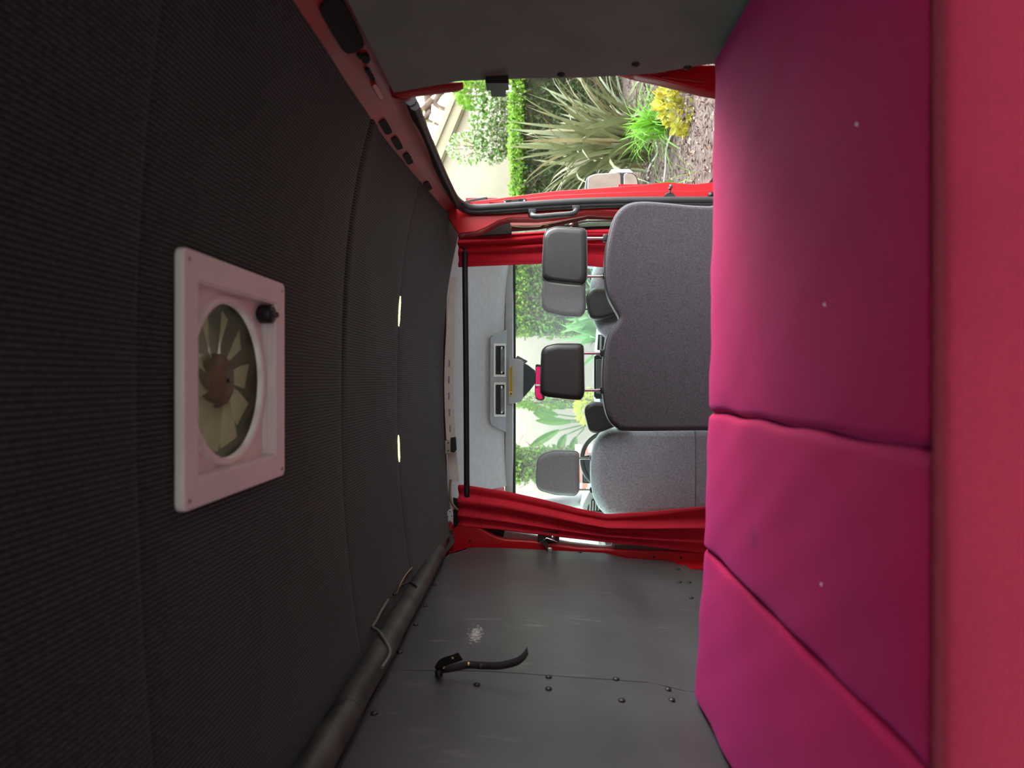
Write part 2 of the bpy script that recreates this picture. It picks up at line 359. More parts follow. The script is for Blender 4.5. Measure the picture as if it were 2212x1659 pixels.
for k, (y0, y1) in enumerate([(-.90,.950),(.950,1.94),(1.94,2.60),(2.60,3.45)]):
    ysg = sorted(set([y0,y0+.004,y0+.012,y1-.012,y1-.004,y1]+[round(y0+(y1-y0)*i/14,4) for i in range(1,14)]+([FY0,FY1] if k==1 else [])))
    xsg = sorted(set([-.83+1.60*i/36 for i in range(37)]+([FX0,FX1] if k==1 else [])))
    mb = MB(); n_ = len(ysg)
    def zz(x, y):
        d = min(y-y0, y1-y); cur = max(0, 1-d/.012)**2*.0015
        z = zceil(x,y)+(cur if k<3 or y<y1-.1 else 0)
        if k == 2 and x > -.1:     # fold of loose cloth near the doorway
            z -= .008*math.exp(-((y-1.968)/.02)**2)*min(1,(x+.1)/.3)*min(1,(y-y0)/.012)
        return z+.0012*math.sin(x*9+y*5)*math.sin(y*11)
    vv = [(x if x<.7 else x+.03*max(0,(y-1.9)/1.5)*(x-.7)/.07, y, zz(x,y)) for x in xsg for y in ysg]
    ff = []
    for i in range(len(xsg)-1):
        for j in range(n_-1):
            cx, cy = (xsg[i]+xsg[i+1])/2, (ysg[j]+ysg[j+1])/2
            if k==1 and FX0<cx<FX1 and FY0<cy<FY1: continue
            ff.append((i*n_+j,i*n_+j+1,(i+1)*n_+j+1,(i+1)*n_+j))
    mb.add(vv, ff, True).build('headliner_panel', m_carpet, ceil, origin=(0,y0,.5))
# stitched slits the lamps shine through
for nm, pxx, ya, yb, lab in (('ceiling_lamp',857,640,705,'greenish lit slit in black carpet ceiling, nearer the open side door'),('ceiling_lamp',853.5,940,998,'greenish lit slit in black carpet ceiling, nearer the driver side')):
    Y = 2.605; x0, x1 = (VY-ya)*Y/F, (VY-yb)*Y/F
    t = thing('ceiling_lamp', lab, 'lamp', ((x0+x1)/2, Y, zceil((x0+x1)/2,Y)), 'lit slits in the ceiling seam')
    n_ = 22; A=[]; B=[]
    for i in range(n_+1):
        x = lerp(x0,x1,i/n_); wd = .013*min(1,4*min(i,n_-i)/n_+.25); j = random.uniform(-.003,.003)
        A.append((x,Y-wd+j,zceil(x,Y)-.0012)); B.append((x,Y+wd+.5*j,zceil(x,Y)-.0012))
    A2 = [(a[0],a[1],a[2]+.006) for a in A]; B2 = [(a[0],a[1],a[2]+.006) for a in B]
    MB().strip(A,B).strip(A2,B2).strip(A,A2).strip(B,B2).build('lamp_strip', m_lamp, t)
    mb = MB()
    for i in range(1,n_):
        x = lerp(x0,x1,(i+random.uniform(-.2,.2))/n_); L_ = random.uniform(.006,.011)
        for sg in (-1,1): mb.tube([(x,Y+sg*.015,zceil(x,Y)-.002),(x+.0006,Y+sg*(.015-L_),zceil(x,Y)-.0035)],[.0009,.0004],4)
    mb.build('frayed_thread', m_carpet, t)

# left wall: painted shell, black boards, clips
def left_surface(y0, y1, off, zt, zb, ztop_fn=None):
    def fn(u, v):
        y = lerp(y0,y1,u); zt_ = ztop_fn(y) if ztop_fn else zt; z = lerp(zt_, zb, v); return (xl(z)+off, y, z)
    return fn
wl = MB().grid(left_surface(-.92,3.42,-.035,.50,-1.05),16,24).grid(left_surface(-.92,3.42,-.055,.60,-1.05),4,12).build('wall_left', m_red, label='left van wall lined with black plastic boards', cat='wall', kind='structure', origin=(-.95,1.8,-1.0))
def board(y0, y1, zb=-1.0, slant=0.0, front=None):
    mb = MB(); g = .0018
    def pt(u, v, off):
        z = lerp(.436, zb, v); ya = y0+g+slant*(1-v); yb = (front(z) if front else y1+slant*(1-v))-g
        zz_ = z-(.06*max(0,(u-.93)/.07)**2*(1-v) if front else 0)
        y = lerp(ya,yb,u); return (xl(z)+off, y, zz_)
    n1, n2 = 26, 30
    mb.grid(lambda u,v: pt(u,v,0), n1, n2)
    for e in (0,1):
        mb.strip([pt(e,i/n2,0) for i in range(n2+1)],[pt(e,i/n2,-.006) for i in range(n2+1)]); mb.strip([pt(i/n1,e,0) for i in range(n1+1)],[pt(i/n1,e,-.006) for i in range(n1+1)])
    return mb.build('wall_board', m_panel, wl)
def fr(z): return interp([(-1.0,3.28),(-.85,3.40),(-.65,3.42),(-.33,3.40),(.14,3.36),(.38,3.37),(.42,3.34),(.436,3.28)], z)
board(-.90,1.945); board(1.945,3.4,-.70,front=fr); 
MB().grid(lambda u,v:(xl(lerp(-.7003,-1.0,v)), lerp(1.947,3.36,u), lerp(-.7003,-1.0,v)),8,6).build('wall_board', m_panel, wl)
def clip(mb, x, y, z, nx, s=1.0):
    r = .0095*s; pr = [(.0,.0055),(.35*r,.0055),(.45*r,.0040),(.8*r,.0038),(r,.002),(r,-.001)]
    return mb.lathe((x,y,z), [(a,nx*b*s) for a,b in pr], 12, 'x')
for px, py in [(972,1193),(938,1264),(918,1310),(898,1350),(863,1410),(808,1542),(946,1453),(1030,1480),(1185,1463),(1185,1489),(1331,1468),(1343,1514),(1443,1490),(1451,1513),(1253,1194),(1465,1230),(1468,1258),(1489,1259),(1493,1292)]:
    X = -.85
    for _ in range(12):
        Y = F*X/(VY-py); z = (VX-px)*Y/F; X = xl(max(min(z,.45),-1))
    clip(MB(), X+.001, Y, z, 1).build('clip', m_black, wl)

# right wall behind the doorway
def rs(off):
    def fn(u, v):
        y = lerp(-.92,1.80,u); z = lerp(.46,-1.05,v); return (xr(z)+off, y, z)
    return fn
wr = MB().grid(rs(.035),8,20).grid(rs(.06),4,10).build('wall_right', m_red, label='right rear van wall covered by a dark board beside the bed', cat='wall', kind='structure', origin=(.85,1,-1))
m_rboard = M('flare-lifted board', (.175,.235,.20), .75, .1, 8, .3, 400, sheen=.3, sheen_tint=(.85,1,.92))  # black board, its colour raised and greened to imitate a flare veil
mb = MB()
def frR(z): return interp([(-1.0,1.74),(-.44,1.735),(-.30,1.77),(-.1,1.785),(.2,1.775),(.382,1.79)], z)
def ptR(u, v, off):
    z = lerp(.382,-1.0,v); return (xr(z)+off, lerp(-.90,frR(z),u), z)
mb.grid(lambda u,v: ptR(u,v,0),24,30); mb.strip([ptR(1,i/30,0) for i in range(31)],[ptR(1,i/30,.006) for i in range(31)]); mb.strip([ptR(i/24,0,0) for i in range(25)],[ptR(i/24,0,.006) for i in range(25)])
mb.build('wall_board', m_rboard, wr)
for px, py in [(1212,160),(1373,138),(1485,145)]:
    X = .8
    for _ in range(12):
        Y = F*X/(VY-py); z = (VX-px)*Y/F; X = xr(z)
    clip(MB(), X-.001, Y, z, -1, 1.1).build('clip', m_black, wr)
MB().box((.775,1.755,.075),(.80,1.80,.135)).box((.775,1.80,.085),(.79,1.84,.125)).build('bracket', m_black, wr)

# doorway on the right: rail, pillars, seal
dr = thing('door_1', 'open side doorway framed in red metal with black rubber seal', 'doorway', (.82,2.5,-.9), kind='structure')
def railA(y): return (.757+.033*max(0,(y-1.6)/1.8), y, .468-.058*max(0,(y-1.5)/1.9)**1.4)
def railB(y): return (.790+.012*min(1,y/2), y, .376)
yy = [-.90+ (3.16+.90)*i/40 for i in range(41)]
mb = MB(); prof = []
for y in yy:
    a, b = Vector(railA(y)), Vector(railB(y)); nrm = Vector((-(a.z-b.z)*-1, 0, (b.x-a.x)*-1)).normalized()
    r_ = []
    for t, h in ((-.5,.0),(0,.0),(.10,.004),(.3,.004),(.36,.010),(.78,.010),(.84,.003),(1,.0)):
        q = a.lerp(b, t)+Vector((.006,0,.003))*h*100*.6; r_.append(tuple(q))
    prof.append(r_)
n_ = len(prof[0])
mb.add([p for r_ in prof for p in r_], [(i*n_+j,i*n_+j+1,(i+1)*n_+j+1,(i+1)*n_+j) for i in range(len(yy)-1) for j in range(n_-1)], True)
rail = mb.build('roof_rail', m_redd, dr)
def railpt(px, py):
    best = None
    for i in range(400):
        y = .3+2.8*i/400
        for j in range(21):
            q = Vector(railA(y)).lerp(Vector(railB(y)), j/20); ex = VX-F*q.z/y-px; ey = VY-F*q.x/y-py; e = ex*ex+ey*ey
            if best is None or e < best[0]: best = (e, q.copy())
    return best[1]
def railhole(px, py, ry, rz, name='hole', mat=m_hole, sq=False):
    q = railpt(px,py); d = (Vector(railB(q.y))-Vector(railA(q.y))).normalized(); inn = Vector((-d.z,0,d.x)); 
    if inn.x > 0: inn = -inn
    n1 = 16; vs=[]; 
    for dep in (-.010,.004):
        for k in range(n1):
            a = 2*PI*k/n1; cx, cy = math.cos(a), math.sin(a)
            if sq: cx, cy = [math.copysign(abs(t)**.45, t) for t in (cx,cy)]
            vs.append(q+Vector((0,1,0))*ry*cx+d*rz*cy+inn*dep)
    fs = [(k,(k+1)%n1,n1+(k+1)%n1,n1+k) for k in range(n1)]+[tuple(range(n1,2*n1))]
    MB().add(vs, fs).build(name, mat, rail)
railhole(740,60,.105,.028,sq=True); railhole(790,125,.020,.011); railhole(797,155,.018,.006); railhole(803,166,.018,.006); railhole(775,120,.010,.005)
for px, py in ((828,277),(853,312),(876,345),(908,412)): railhole(px,py,.052,.012,'tab',m_hole,True)
railhole(816,195,.045,.006,'pressed_rib',m_red,True)
# pillar and jamb ahead of the doorway
def traced(pts, Y, d, name, mat, parent, r=.004, sm=False, **k):
    o = img(pts, Y); o = smooth_closed(o,3) if sm else o
    return MB().pillow(o, Y, Y+d, r, **k).build(name, mat, parent)
traced([(1012,436),(1060,430),(1200,412),(1380,400),(1440,393),(1500,398),(1560,391),(1800,391),(1800,440),(1560,438),(1300,436),(1130,445),(1040,450)],3.18,.05,'door_jamb',m_red,dr)
traced([(1056,437),(1100,431),(1200,421),(1380,413),(1440,411),(1500,412),(1560,408),(1800,408),(1800,438),(1560,438),(1300,436),(1130,444)],3.165,.02,'jamb_step',m_red,dr)
traced([(1000,436),(1015,430),(1052,425),(1052,432),(1012,441)],3.20,.06,'drip_rail',m_rubber,dr)
traced([(975,430),(1010,452),(1100,452),(1200,447),(1330,440),(1560,440),(1800,440),(1800,462),(1560,460),(1330,458),(1270,455),(1200,467),(1160,471),(1100,471),(1075,478),(1050,492),(1030,500),(990,505),(968,470)],3.14,.10,'door_pillar',m_red,dr)
# rubber seal as one loop of tube round the opening
loop = [P(886,214,1.92),P(915,285,2.22),P(950,365,2.58),P(976,418,2.92),P(992,438,3.07),P(1020,449,3.12),P(1080,447,3.12),P(1200,439,3.12),P(1330,434,3.12),P(1560,433,3.12),P(1800,433,3.12)]
MB().tube(smooth_open(loop,6),.019,8).build('door_seal',m_rubber,dr)
loop2 = [(a[0]-.016,a[1]+.005,a[2]-.012 if i<4 else a[2]) for i,a in enumerate(loop)]
MB().tube(smooth_open(loop2,6),.015,8).build('door_seal',m_rubber,dr)
# rear pillar of the doorway (curves in low down)
traced([(845,206),(880,214),(888,205),(985,193),(1000,186),(1000,176),(840,185)],1.805,.02,'door_pillar',m_redd,dr)
traced([(1335,150),(1375,161),(1420,171),(1470,183),(1520,196),(1560,203),(1700,212),(1700,140),(1335,140)],1.80,.04,'door_pillar',m_red,dr)
MB().tube(smooth_open([P(1380,158,1.835),P(1420,171,1.84),(P(1480,189,1.84)),P(1520,198,1.84),P(1600,203,1.84),P(1700,205,1.84)],5),.012,8).build('door_seal',m_rubber,dr)
MB().tube([P(1400,160,1.795),P(1440,158,1.795)],.003,6).tube(smooth_open([P(1430,166,1.795),P(1470,172,1.795),P(1520,178,1.795)]),.003,6).build('pressed_rib',m_redd,dr)
# latch and strikers on the jamb
q = thing('door_latch','black latch with two slots high on red door jamb','latch',P(1113,436,3.15))
traced([(1088,432),(1136,428),(1137,437),(1089,441)],3.145,.02,'latch_plate',m_black,q,.002)
for a,b,c,d in ((1094,432,1104,439),(1120,430,1127,436)): traced([(a,b),(c,b-1),(c,d-1),(a,d)],3.142,.006,'slot',m_hole,q,.001)
for x_,y_ in ((1091,437),(1133,434)): MB().lathe(P(x_,y_,3.144),[(0,-.003),(.005,-.002),(.006,.002)],10,'y').build('screw',m_steel,q)
q = thing('door_striker','black cone-shaped door buffer with pin on red jamb','striker',P(1447,424,3.15))
traced([(1433,425),(1440,416),(1454,416),(1461,426)],3.13,.02,'base',m_black,q,.003)
MB().tube([P(1447,418,3.13),P(1447,409,3.13)],.005,8).build('pin',m_black,q)
MB().lathe(P(1447,408,3.13),[(0,-.008),(.006,-.006),(.008,0),(.006,.006),(0,.008)],10,'y').build('pin_head',m_black,q)
MB().lathe(P(1449,402,3.178),[(0,-.006),(.007,-.005),(.009,.0),(.009,.003)],12,'y').build('door_plug',m_trimd,label='small round grey plug above the door buffer',cat='plug')
MB().lathe(P(1536,421,3.158),[(0,-.010),(.005,-.010),(.006,-.006),(.013,-.005),(.014,.0),(.014,.004)],14,'y').build('door_plug',m_black,label='round black bolt cap on red jamb at bed edge',cat='plug')
# grab handle
q = thing('grab_handle','black curved grab handle on the red pillar','handle',P(1200,466,3.1))
hp = [P(1150,460,3.13),P(1151,466,3.06),P(1165,468,3.04),P(1200,465,3.04),P(1235,462,3.04),P(1243,457,3.06),P(1244,452,3.13)]
MB().tube(smooth_open(hp,5),.0125,10).build('grip',m_vinyl,q)
for a in (hp[0],hp[-1]): MB().box((a[0]-.012,a[1]-.03,a[2]-.02),(a[0]+.014,a[1]+.012,a[2]+.02),.006).build('mount',m_black,q)

# ------------------------------------------------------------------ cab: headliner, sides, windscreen
XW = .80
ch = thing('trim_1','light grey cab headliner curving down to the windscreen','headliner',(0,3.9,.3),kind='structure')
CP = [(3.47,.470),(3.50,.455),(3.56,.452),(3.70,.440),(3.90,.415),(4.05,.375),(4.17,.30),(4.25,.235),(4.33,.205)]
cps = smooth_open([(0,a,b) for a,b in CP],4)
mb = MB(); cols = [-.68+1.48*i/20 for i in range(21)]
mb.add([(x,p.y,p.z-.05*(abs(x+.02)/.84)**4) for x in cols for p in cps],[(i*len(cps)+j,i*len(cps)+j+1,(i+1)*len(cps)+j+1,(i+1)*len(cps)+j) for i in range(20) for j in range(len(cps)-1)],True)
mb.build('lining',m_grey,ch)
MB().box((-.80,4.30,.155),(.78,4.34,.205),.008).build('header_trim',m_trim,ch)
# cream strip with slots closing the gap to the carpet
q = thing('ceiling_strip','cream slotted strip closing the front edge of the carpet ceiling','strip',(0,3.46,.43))
def strip_pt(u, v):
    x = lerp((VY-600)*3.46/F,(VY-1040)*3.46/F,u); px = lerp(975,972,u)-15*math.sin(u*PI)*.9
    wpx = lerp(9,20,min(1,u*3))
    return (x, 3.452+.004*v, (VX-px-wpx*v)*3.455/F)
MB().grid(strip_pt,24,2).build('band',m_cream,q)
for u in (.42,.5,.58,.66,.74):
    a = strip_pt(u,.5); MB().box((a[0]-.018,a[1]-.006,a[2]-.004),(a[0]+.018,a[1]+.002,a[2]+.003),.002).build('slot',m_trim,q)
# windscreen
ws = thing('window_1','sloping windscreen with hazy glass and black seal','windscreen',(0,4.6,-.4),kind='structure')
def wsp(x, t): return (x, lerp(4.36,5.02,t)+.0-.10*(abs(x)/.8)**2, lerp(.138,-.50,t))
MB().grid(lambda u,v: wsp(lerp(-.80,.80,u),v),12,6).build('pane',m_glass,ws)
MB().tube([(x,4.345-.02*(x/.8)**2,.146) for x in [-.8+.1*i for i in range(17)]],.009,8).build('seal',m_rubber,ws)
for sg in (-1,1):
    MB().tube([(sg*.83,4.25,.17),(sg*.85,4.95,-.50)],.05,8).build('side_post',m_trim,ws)
# cab sides
for sg, lab1, lab2, nm in ((-1,'driver side cab door shell below its window','driver side cab window glass','left'),(1,'passenger side cab door shell below its window','passenger side cab window glass','right')):
    X = .90 if sg>0 else -.93
    mb = MB().box((X*1.0,3.30,-1.05),(X+sg*.06,5.0,-.40)).box((X-sg*.06,3.4,.20),(X+sg*.02,4.35,.36))
    mb.build('wall_'+nm+'_front', m_red, label=lab1, cat='door', kind='structure')
    t = thing('window_%d'%(2 if sg<0 else 3), lab2, 'window', (X,3.9,-.4), kind='structure')
    MB().box((X-.002,3.5,-.40),(X+.002,4.9,.20)).build('pane',m_sideglass,t)
    MB().box((X-.02,3.44,-.42),(X+.02,3.52,.22)).box((X-.02,3.5,.18),(X+.02,4.45,.22)).box((X-.03,3.5,-.44),(X+.02,4.9,-.38)).build('frame',m_black,t)
# left pillar
lp = thing('trim_2','red left door pillar with black gap and grey belt trim','pillar',(-.85,3.5,-.9),kind='structure')
traced([(992,1132),(1030,1137),(1050,1150),(1070,1160),(1090,1166),(1150,1170),(1250,1185),(1330,1189),(1420,1191),(1800,1200),(1800,1260),(1500,1240),(1300,1225),(1000,1205),(930,1208),(945,1190),(965,1160)],3.42,.05,'pillar',m_red,lp,.006)
traced([(960,1072),(1100,1100),(1095,1172),(1040,1166),(960,1160)],3.52,.02,'dark_gap',m_hole,lp)
traced([(1090,1147),(1150,1156),(1230,1172),(1300,1180),(1330,1178),(1330,1191),(1250,1187),(1100,1170),(1085,1168)],3.462,.03,'belt_trim',m_trim,lp,.006)
traced([(1330,1174),(1420,1170),(1480,1178),(1800,1182),(1800,1192),(1500,1190),(1330,1190)],3.452,.03,'belt_trim',m_trimd,lp,.004)
traced([(1322,1168),(1400,1166),(1470,1174),(1800,1178),(1800,1184),(1480,1181),(1400,1176),(1322,1178)],3.445,.03,'belt_trim',m_trim,lp,.004)
for px,py in ((1413,1203),(1471,1205),(1015,1168)): MB().lathe(P(px,py,3.417),[(0,-.002),(.005,-.0015),(.006,.002)],10,'y').build('hole',m_hole,lp)
# right pillar trims
rp = thing('trim_3','pale grey torn trim along the right pillar','pillar trim',P(1230,485,3.3),kind='structure')
traced([(1101,474),(1160,474),(1200,471),(1270,458),(1340,462),(1420,462),(1420,468),(1340,468),(1270,465),(1200,480),(1160,488),(1103,488)],3.28,.02,'trim_face',m_cream,rp,.003)
traced([(1103,487),(1160,487),(1200,481),(1270,466),(1340,470),(1340,474),(1270,472),(1200,488),(1160,495),(1104,499)],3.30,.02,'trim_edge',M('brown torn edge',(.16,.07,.06),.8,.2,30),rp,.003)
traced([(990,500),(1040,490),(1105,480),(1105,505),(1000,512)],3.36,.02,'dark_gap',m_hole,rp,.003)
traced([(1180,492),(1260,476),(1340,474),(1340,500),(1180,506)],3.40,.015,'dark_frame',m_black,rp,.003)
traced([(1235,487),(1270,480),(1340,479),(1340,488),(1240,491)],3.385,.01,'glimpse_glass',M('grey green glass',(.10,.16,.11),.2),rp,.002)
MB().tube(smooth_open([P(1106,489,3.27),P(1130,491,3.26),P(1165,490,3.26),P(1170,486,3.26),P(1185,487,3.26),P(1175,490,3.26)]),.0016,6).build('loose_wire',m_wire,rp)

# seat belt guides
def belt_guide(px, py, Y, lab, sg):
    t = thing('seat_belt_guide', lab, 'seat belt', P(px,py,Y))
    a = Vector(P(px,py,Y))
    MB().pillow(rounded([(a.x-.030,a.z-.055),(a.x+.030,a.z-.055),(a.x+.030,a.z+.055),(a.x-.030,a.z+.055)],.02,3),Y,Y+.03,.006).build('guide',m_black,t)
    MB().tube([a+Vector((sg*.03,-.008,.05)),a+Vector((0,-.012,.01)),a+Vector((sg*.02,-.008,-.045))],.004,6).build('loop',m_chrome,t)
    MB().lathe((a.x,a.y-.004,a.z-.02),[(0,-.01),(.010,-.008),(.014,0),(.014,.006)],12,'y').build('bolt',m_steel,t)
    return t
bg_ = belt_guide(1185,1161,3.42,'black belt guide with steel loop below the left curtain',-1)
MB().strip([P(1185,1162,3.415),P(1180,1168,3.41),P(1187,1181,3.36),P(1196,1188,3.34)],[P(1172,1162,3.415),P(1169,1168,3.41),P(1178,1183,3.36),P(1190,1191,3.34)]).build('belt_tongue',m_strap,bg_)
MB().box(Vector(P(1188,1189,3.33))-Vector((.014,.006,.012)),Vector(P(1188,1189,3.33))+Vector((.014,.006,.012)),.004).build('belt_end',m_steel,bg_)
belt_guide(1225,486,3.36,'black belt guide with steel loops behind the right headrest',1)

# overhead console with two pockets
q = thing('overhead_console','light grey overhead console with two dark lamp pockets','console',(0,4.2,.25))
def face_con(pts): # console face: plane leaning forward-down
    r = []
    for px, py in pts:
        t = (px-1058)/(1095-1058); Y = lerp(4.13,4.27,t); r.append(P(px,py,Y))
    return r
def con_plate(pts, d, name, mat, parent, lift=0):
    A = [Vector(p)+Vector((0,-lift,-lift*.5)) for p in face_con(pts)]; B = [p+Vector((0,d,d*.35)) for p in A]; n = len(A)
    return MB().add(A+B,[tuple(range(n))]+[(i,(i+1)%n,n+(i+1)%n,n+i) for i in range(n)]).build(name,mat,parent)
con_plate([(1095,712),(1064,724),(1060,732),(1059,905),(1062,918),(1093,934)],.08,'shell',m_trim,q)
for a,b in ((742,814),(826,900)):
    pk = con_plate([(1066,a),(1092,a),(1092,b),(1066,b)],.01,'pocket_rim',m_cream,q,.004)
    con_plate([(1070,a+5),(1089,a+5),(1089,b-5),(1070,b-5)],.012,'pocket_recess',m_hole,pk,.006)
    con_plate([(1080,a+12),(1087,a+12),(1087,b-10),(1080,b-10)],.008,'lamp_lens',m_lens,pk,.009)
    for e in (a+10,b-10): MB().lathe(face_con([(1083,e)])[0],[(0,-.016),(.007,-.014),(.009,-.006)],10,'y').build('lamp_screw',m_chrome,pk)
q2 = thing('warning_label','yellow warning label with black triangle on grey mirror cover','label',P(1103,825,4.27))
MB().pillow(rounded(img([(1100.5,792),(1107,792),(1107,854),(1100.5,854)],4.275),.003,2),4.268,4.272,.0008).build('plate',m_yellow,q2)
MB().add([P(1101.5,852.5,4.266),P(1106,852.5,4.266),P(1103.5,847,4.266)],[(0,1,2)]).build('triangle',m_ink,q2)
mb = MB()
for k in range(3):
    px = 1102+1.7*k; y = 845
    while y > 794:
        l = random.uniform(2,4.5); mb.add([P(px,y,4.266),P(px+.9,y,4.266),P(px+.9,y-l,4.266),P(px,y-l,4.266)],[(0,1,2,3)]); y -= l+.8
mb.build('print',m_ink,q2)
# mirror stalk and mirror
q = thing('rear_view_mirror','dark rear view mirror reflecting red hung from a grey cover','mirror',P(1150,820,4.3))
traced([(1098,772),(1126,777),(1131,782),(1130,860),(1126,868),(1098,874)],4.28,.06,'cover',m_trim,q,.006)
traced([(1128,782),(1140,788),(1156,800),(1158,826),(1146,842),(1132,858),(1122,860),(1122,784)],4.30,.06,'sensor_housing',M('blue black plastic',(.03,.04,.05),.35,.1,20),q,.008)
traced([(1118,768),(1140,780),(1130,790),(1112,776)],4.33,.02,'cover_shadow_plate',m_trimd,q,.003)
o = rounded(img([(1157,786),(1177,789),(1177,862),(1170,866),(1159,864),(1155,850)],4.18),.012,4)
MB().pillow(o,4.18,4.21,.006).build('housing',m_black,q)
c = Vector((sum(p[0] for p in o)/len(o), sum(p[1] for p in o)/len(o)))
MB().add([((p[0]-c.x)*.90+c.x,4.170-.08*(p[1]-c.y),(p[1]-c.y)*.86+c.y) for p in o],[tuple(range(len(o)))]).build('mirror_glass',m_mirror,q)

# dashboard, screen, vents, wheel
q = thing('dashboard','sky-tinted dashboard with centre screen and air vents','dashboard',(0,4.7,-1.0))
DP = [(5.0,-.50),(4.75,-.435),(4.62,-.42),(4.52,-.45),(4.48,-.55),(4.50,-1.0),(5.0,-1.0)]
def dashx(x): return .035*math.exp(-((x-.02)/.30)**2)
cols = [-.84+1.66*i/24 for i in range(25)]
mb = MB(); n_ = len(DP)
mb.add([(x,y,z+(dashx(x) if z>-.6 else 0)) for x in cols for y,z in DP],[(i*n_+j,i*n_+(j+1)%n_,(i+1)*n_+(j+1)%n_,(i+1)*n_+j) for i in range(24) for j in range(n_)],False)
mb.build('body',m_dash,q)
traced([(1283,770),(1288,766),(1330,766),(1330,862),(1288,862),(1283,856)],4.42,.06,'screen_bezel',m_black,q,.005)
traced([(1288,776),(1330,776),(1330,850),(1288,850)],4.414,.01,'screen',m_screen,q,.002)
for a,b in ((722,756),(872,904)):
    v_ = traced([(1292,a),(1330,a+4),(1330,b+4),(1290,b)],4.44,.03,'vent',m_black,q,.004)
    for k in range(3): traced([(1296+10*k,a+3),(1300+10*k,a+3),(1299+10*k,b),(1295+10*k,b)],4.435,.006,'slat',m_trim,v_,.001)
traced([(1272,1062),(1262,1080),(1256,1095),(1262,1112),(1290,1125),(1330,1125),(1330,1062)],4.5,.2,'side_pod',m_trim,q,.01)
v_ = traced([(1280,1078),(1270,1094),(1268,1104),(1300,1106),(1300,1078)],4.49,.02,'vent',m_black,q,.003)
for k in range(4): traced([(1274+6*k,1082),(1277+6*k,1082),(1276+6*k,1103),(1273+6*k,1103)],4.485,.006,'slat',m_trim,v_,.001)
q = thing('steering_wheel','black steering wheel in front of the driver seat','steering wheel',(-.52,4.3,-.62))
cx,cy,cz_ = -.515,4.28,-.468
ring = [(cx+.185*math.cos(a),cy+.06*math.sin(a),cz_+.178*math.sin(a)) for a in [2*PI*i/40 for i in range(41)]]
MB().tube(ring,.016,10,False).build('rim',m_vinyl,q)
for a in (.2,PI-.2,-PI/2): MB().tube([(cx,cy,cz_),(cx+.18*math.cos(a),cy+.06*math.sin(a),cz_+.172*math.sin(a))],[.03,.014],8).build('spoke',m_trim,q)
MB().lathe((cx,cy-.02,cz_),[(0,-.03),(.05,-.025),(.07,.0),(.06,.04)],20,'y').build('hub',m_black,q)
MB().tube([(cx,cy+.02,cz_),(cx,4.50,cz_-.06)],.035,10).build('column',m_black,q)
q = thing('instrument_cluster','dark flat instrument hood beside the brick view left of wheel','instrument hood',P(1290,1030,4.46))
traced([(1258,985),(1258,1044),(1330,1048),(1330,975)],4.44,.08,'hood',m_black,q,.006)
traced([(1262,990),(1262,1040),(1330,1043),(1330,980)],4.434,.01,'panel',M('dark blue panel',(.05,.055,.075),.3),q,.003)

# ------------------------------------------------------------------ seats
def headrest(t, pts, Y, mat, posts, ptop, pbot, dep=.10, seam=True):
    o = smooth_closed(rounded(img(pts,Y),.022,3),1)
    h = MB().pillow(o, Y, Y+dep, .026, k=6, radial=True).build('headrest', mat, t)
    # stitched seam line just inside the rim
    c = Vector((sum(p[0] for p in o)/len(o), sum(p[1] for p in o)/len(o)))
    lp_ = [(p[0]+(c.x-p[0])*.0, Y+.018, p[1]+(c.y-p[1])*.0) for p in o]
    MB().tube(lp_+[lp_[0]],.0022,5,False).build('stitching', m_trimd if mat is not m_head1 else m_head1, h)
    for py in posts:
        p = MB().tube([P(ptop-12,py,Y+.05),P(pbot+6,py,Y+.06)],.0065,10).build('post', m_chrome, t)
        a = P(pbot-3,py,Y+.06)
        MB().box((a[0]-.016,a[1]-.016,a[2]-.014),(a[0]+.016,a[1]+.016,a[2]+.008),.006).build('post_guide', m_black, t)
    return h
def seat_base(t, x0, x1, y0, y1, zt, mat):
    MB().pillow(rounded([(x0,y0),(x1,y0),(x1,y1),(x0,y1)],.05,4),zt-.16,zt,.04,axis='z').build('seat_cushion',mat,t)
    MB().box((x0+.06,y0+.06,-1.0),(x1-.06,y1-.06,zt-.15)).build('base',m_black,t)
BY = 2.82
bench = thing('bench_seat','dark two-person bench seat with two black headrests','seat',P(1700,680,BY+.3)[:2]+(-1.0,))
bo = [(1820,432),(1540,438),(1450,434),(1390,432),(1355,440),(1332,462),(1320,495),(1311,540),(1309,590),(1316,635),(1331,665),(1340,681),(1340,688),(1331,702),(1315,725),(1307,765),(1304,820),(1308,870),(1318,905),(1336,924),(1362,930),(1540,930),(1820,930)]
ob = smooth_closed(img(bo,BY),4)
def lean(q): return (q[0], q[1]-.10*(q[2]+.29), q[2])
MB().pillow(ob,BY,BY+.035,.018,warp=lean,k=4).build('backrest_cover',m_seat2,bench)
c = Vector((sum(p[0] for p in ob)/len(ob), sum(p[1] for p in ob)/len(ob)))
MB().pillow([((p[0]-c.x)*1.012+c.x,(p[1]-c.y)*1.012+c.y) for p in ob],BY+.012,BY+.13,.035,warp=lean,k=4).build('backrest',m_vinyl,bench)
MB().tube([lean((p[0],BY+.022,p[1])) for p in ob],.004,5,False).build('piping',m_vinyl,bench)
headrest(bench,[(1268,492),(1200,488),(1183,494),(1175,506),(1172,560),(1171,600),(1184,607),(1225,612),(1262,615),(1269,600)],BY+.015,m_vinyl,(515,597),1268,1309)
headrest(bench,[(1261,742),(1200,742),(1178,748),(1170,758),(1168,800),(1167,850),(1178,856),(1220,861),(1256,864),(1263,850)],BY+.015,m_vinyl,(763,843),1262,1303)
seat_base(bench,-.21,.75,BY+.12,BY+.50,-.72,m_seat2)
SY = 3.72
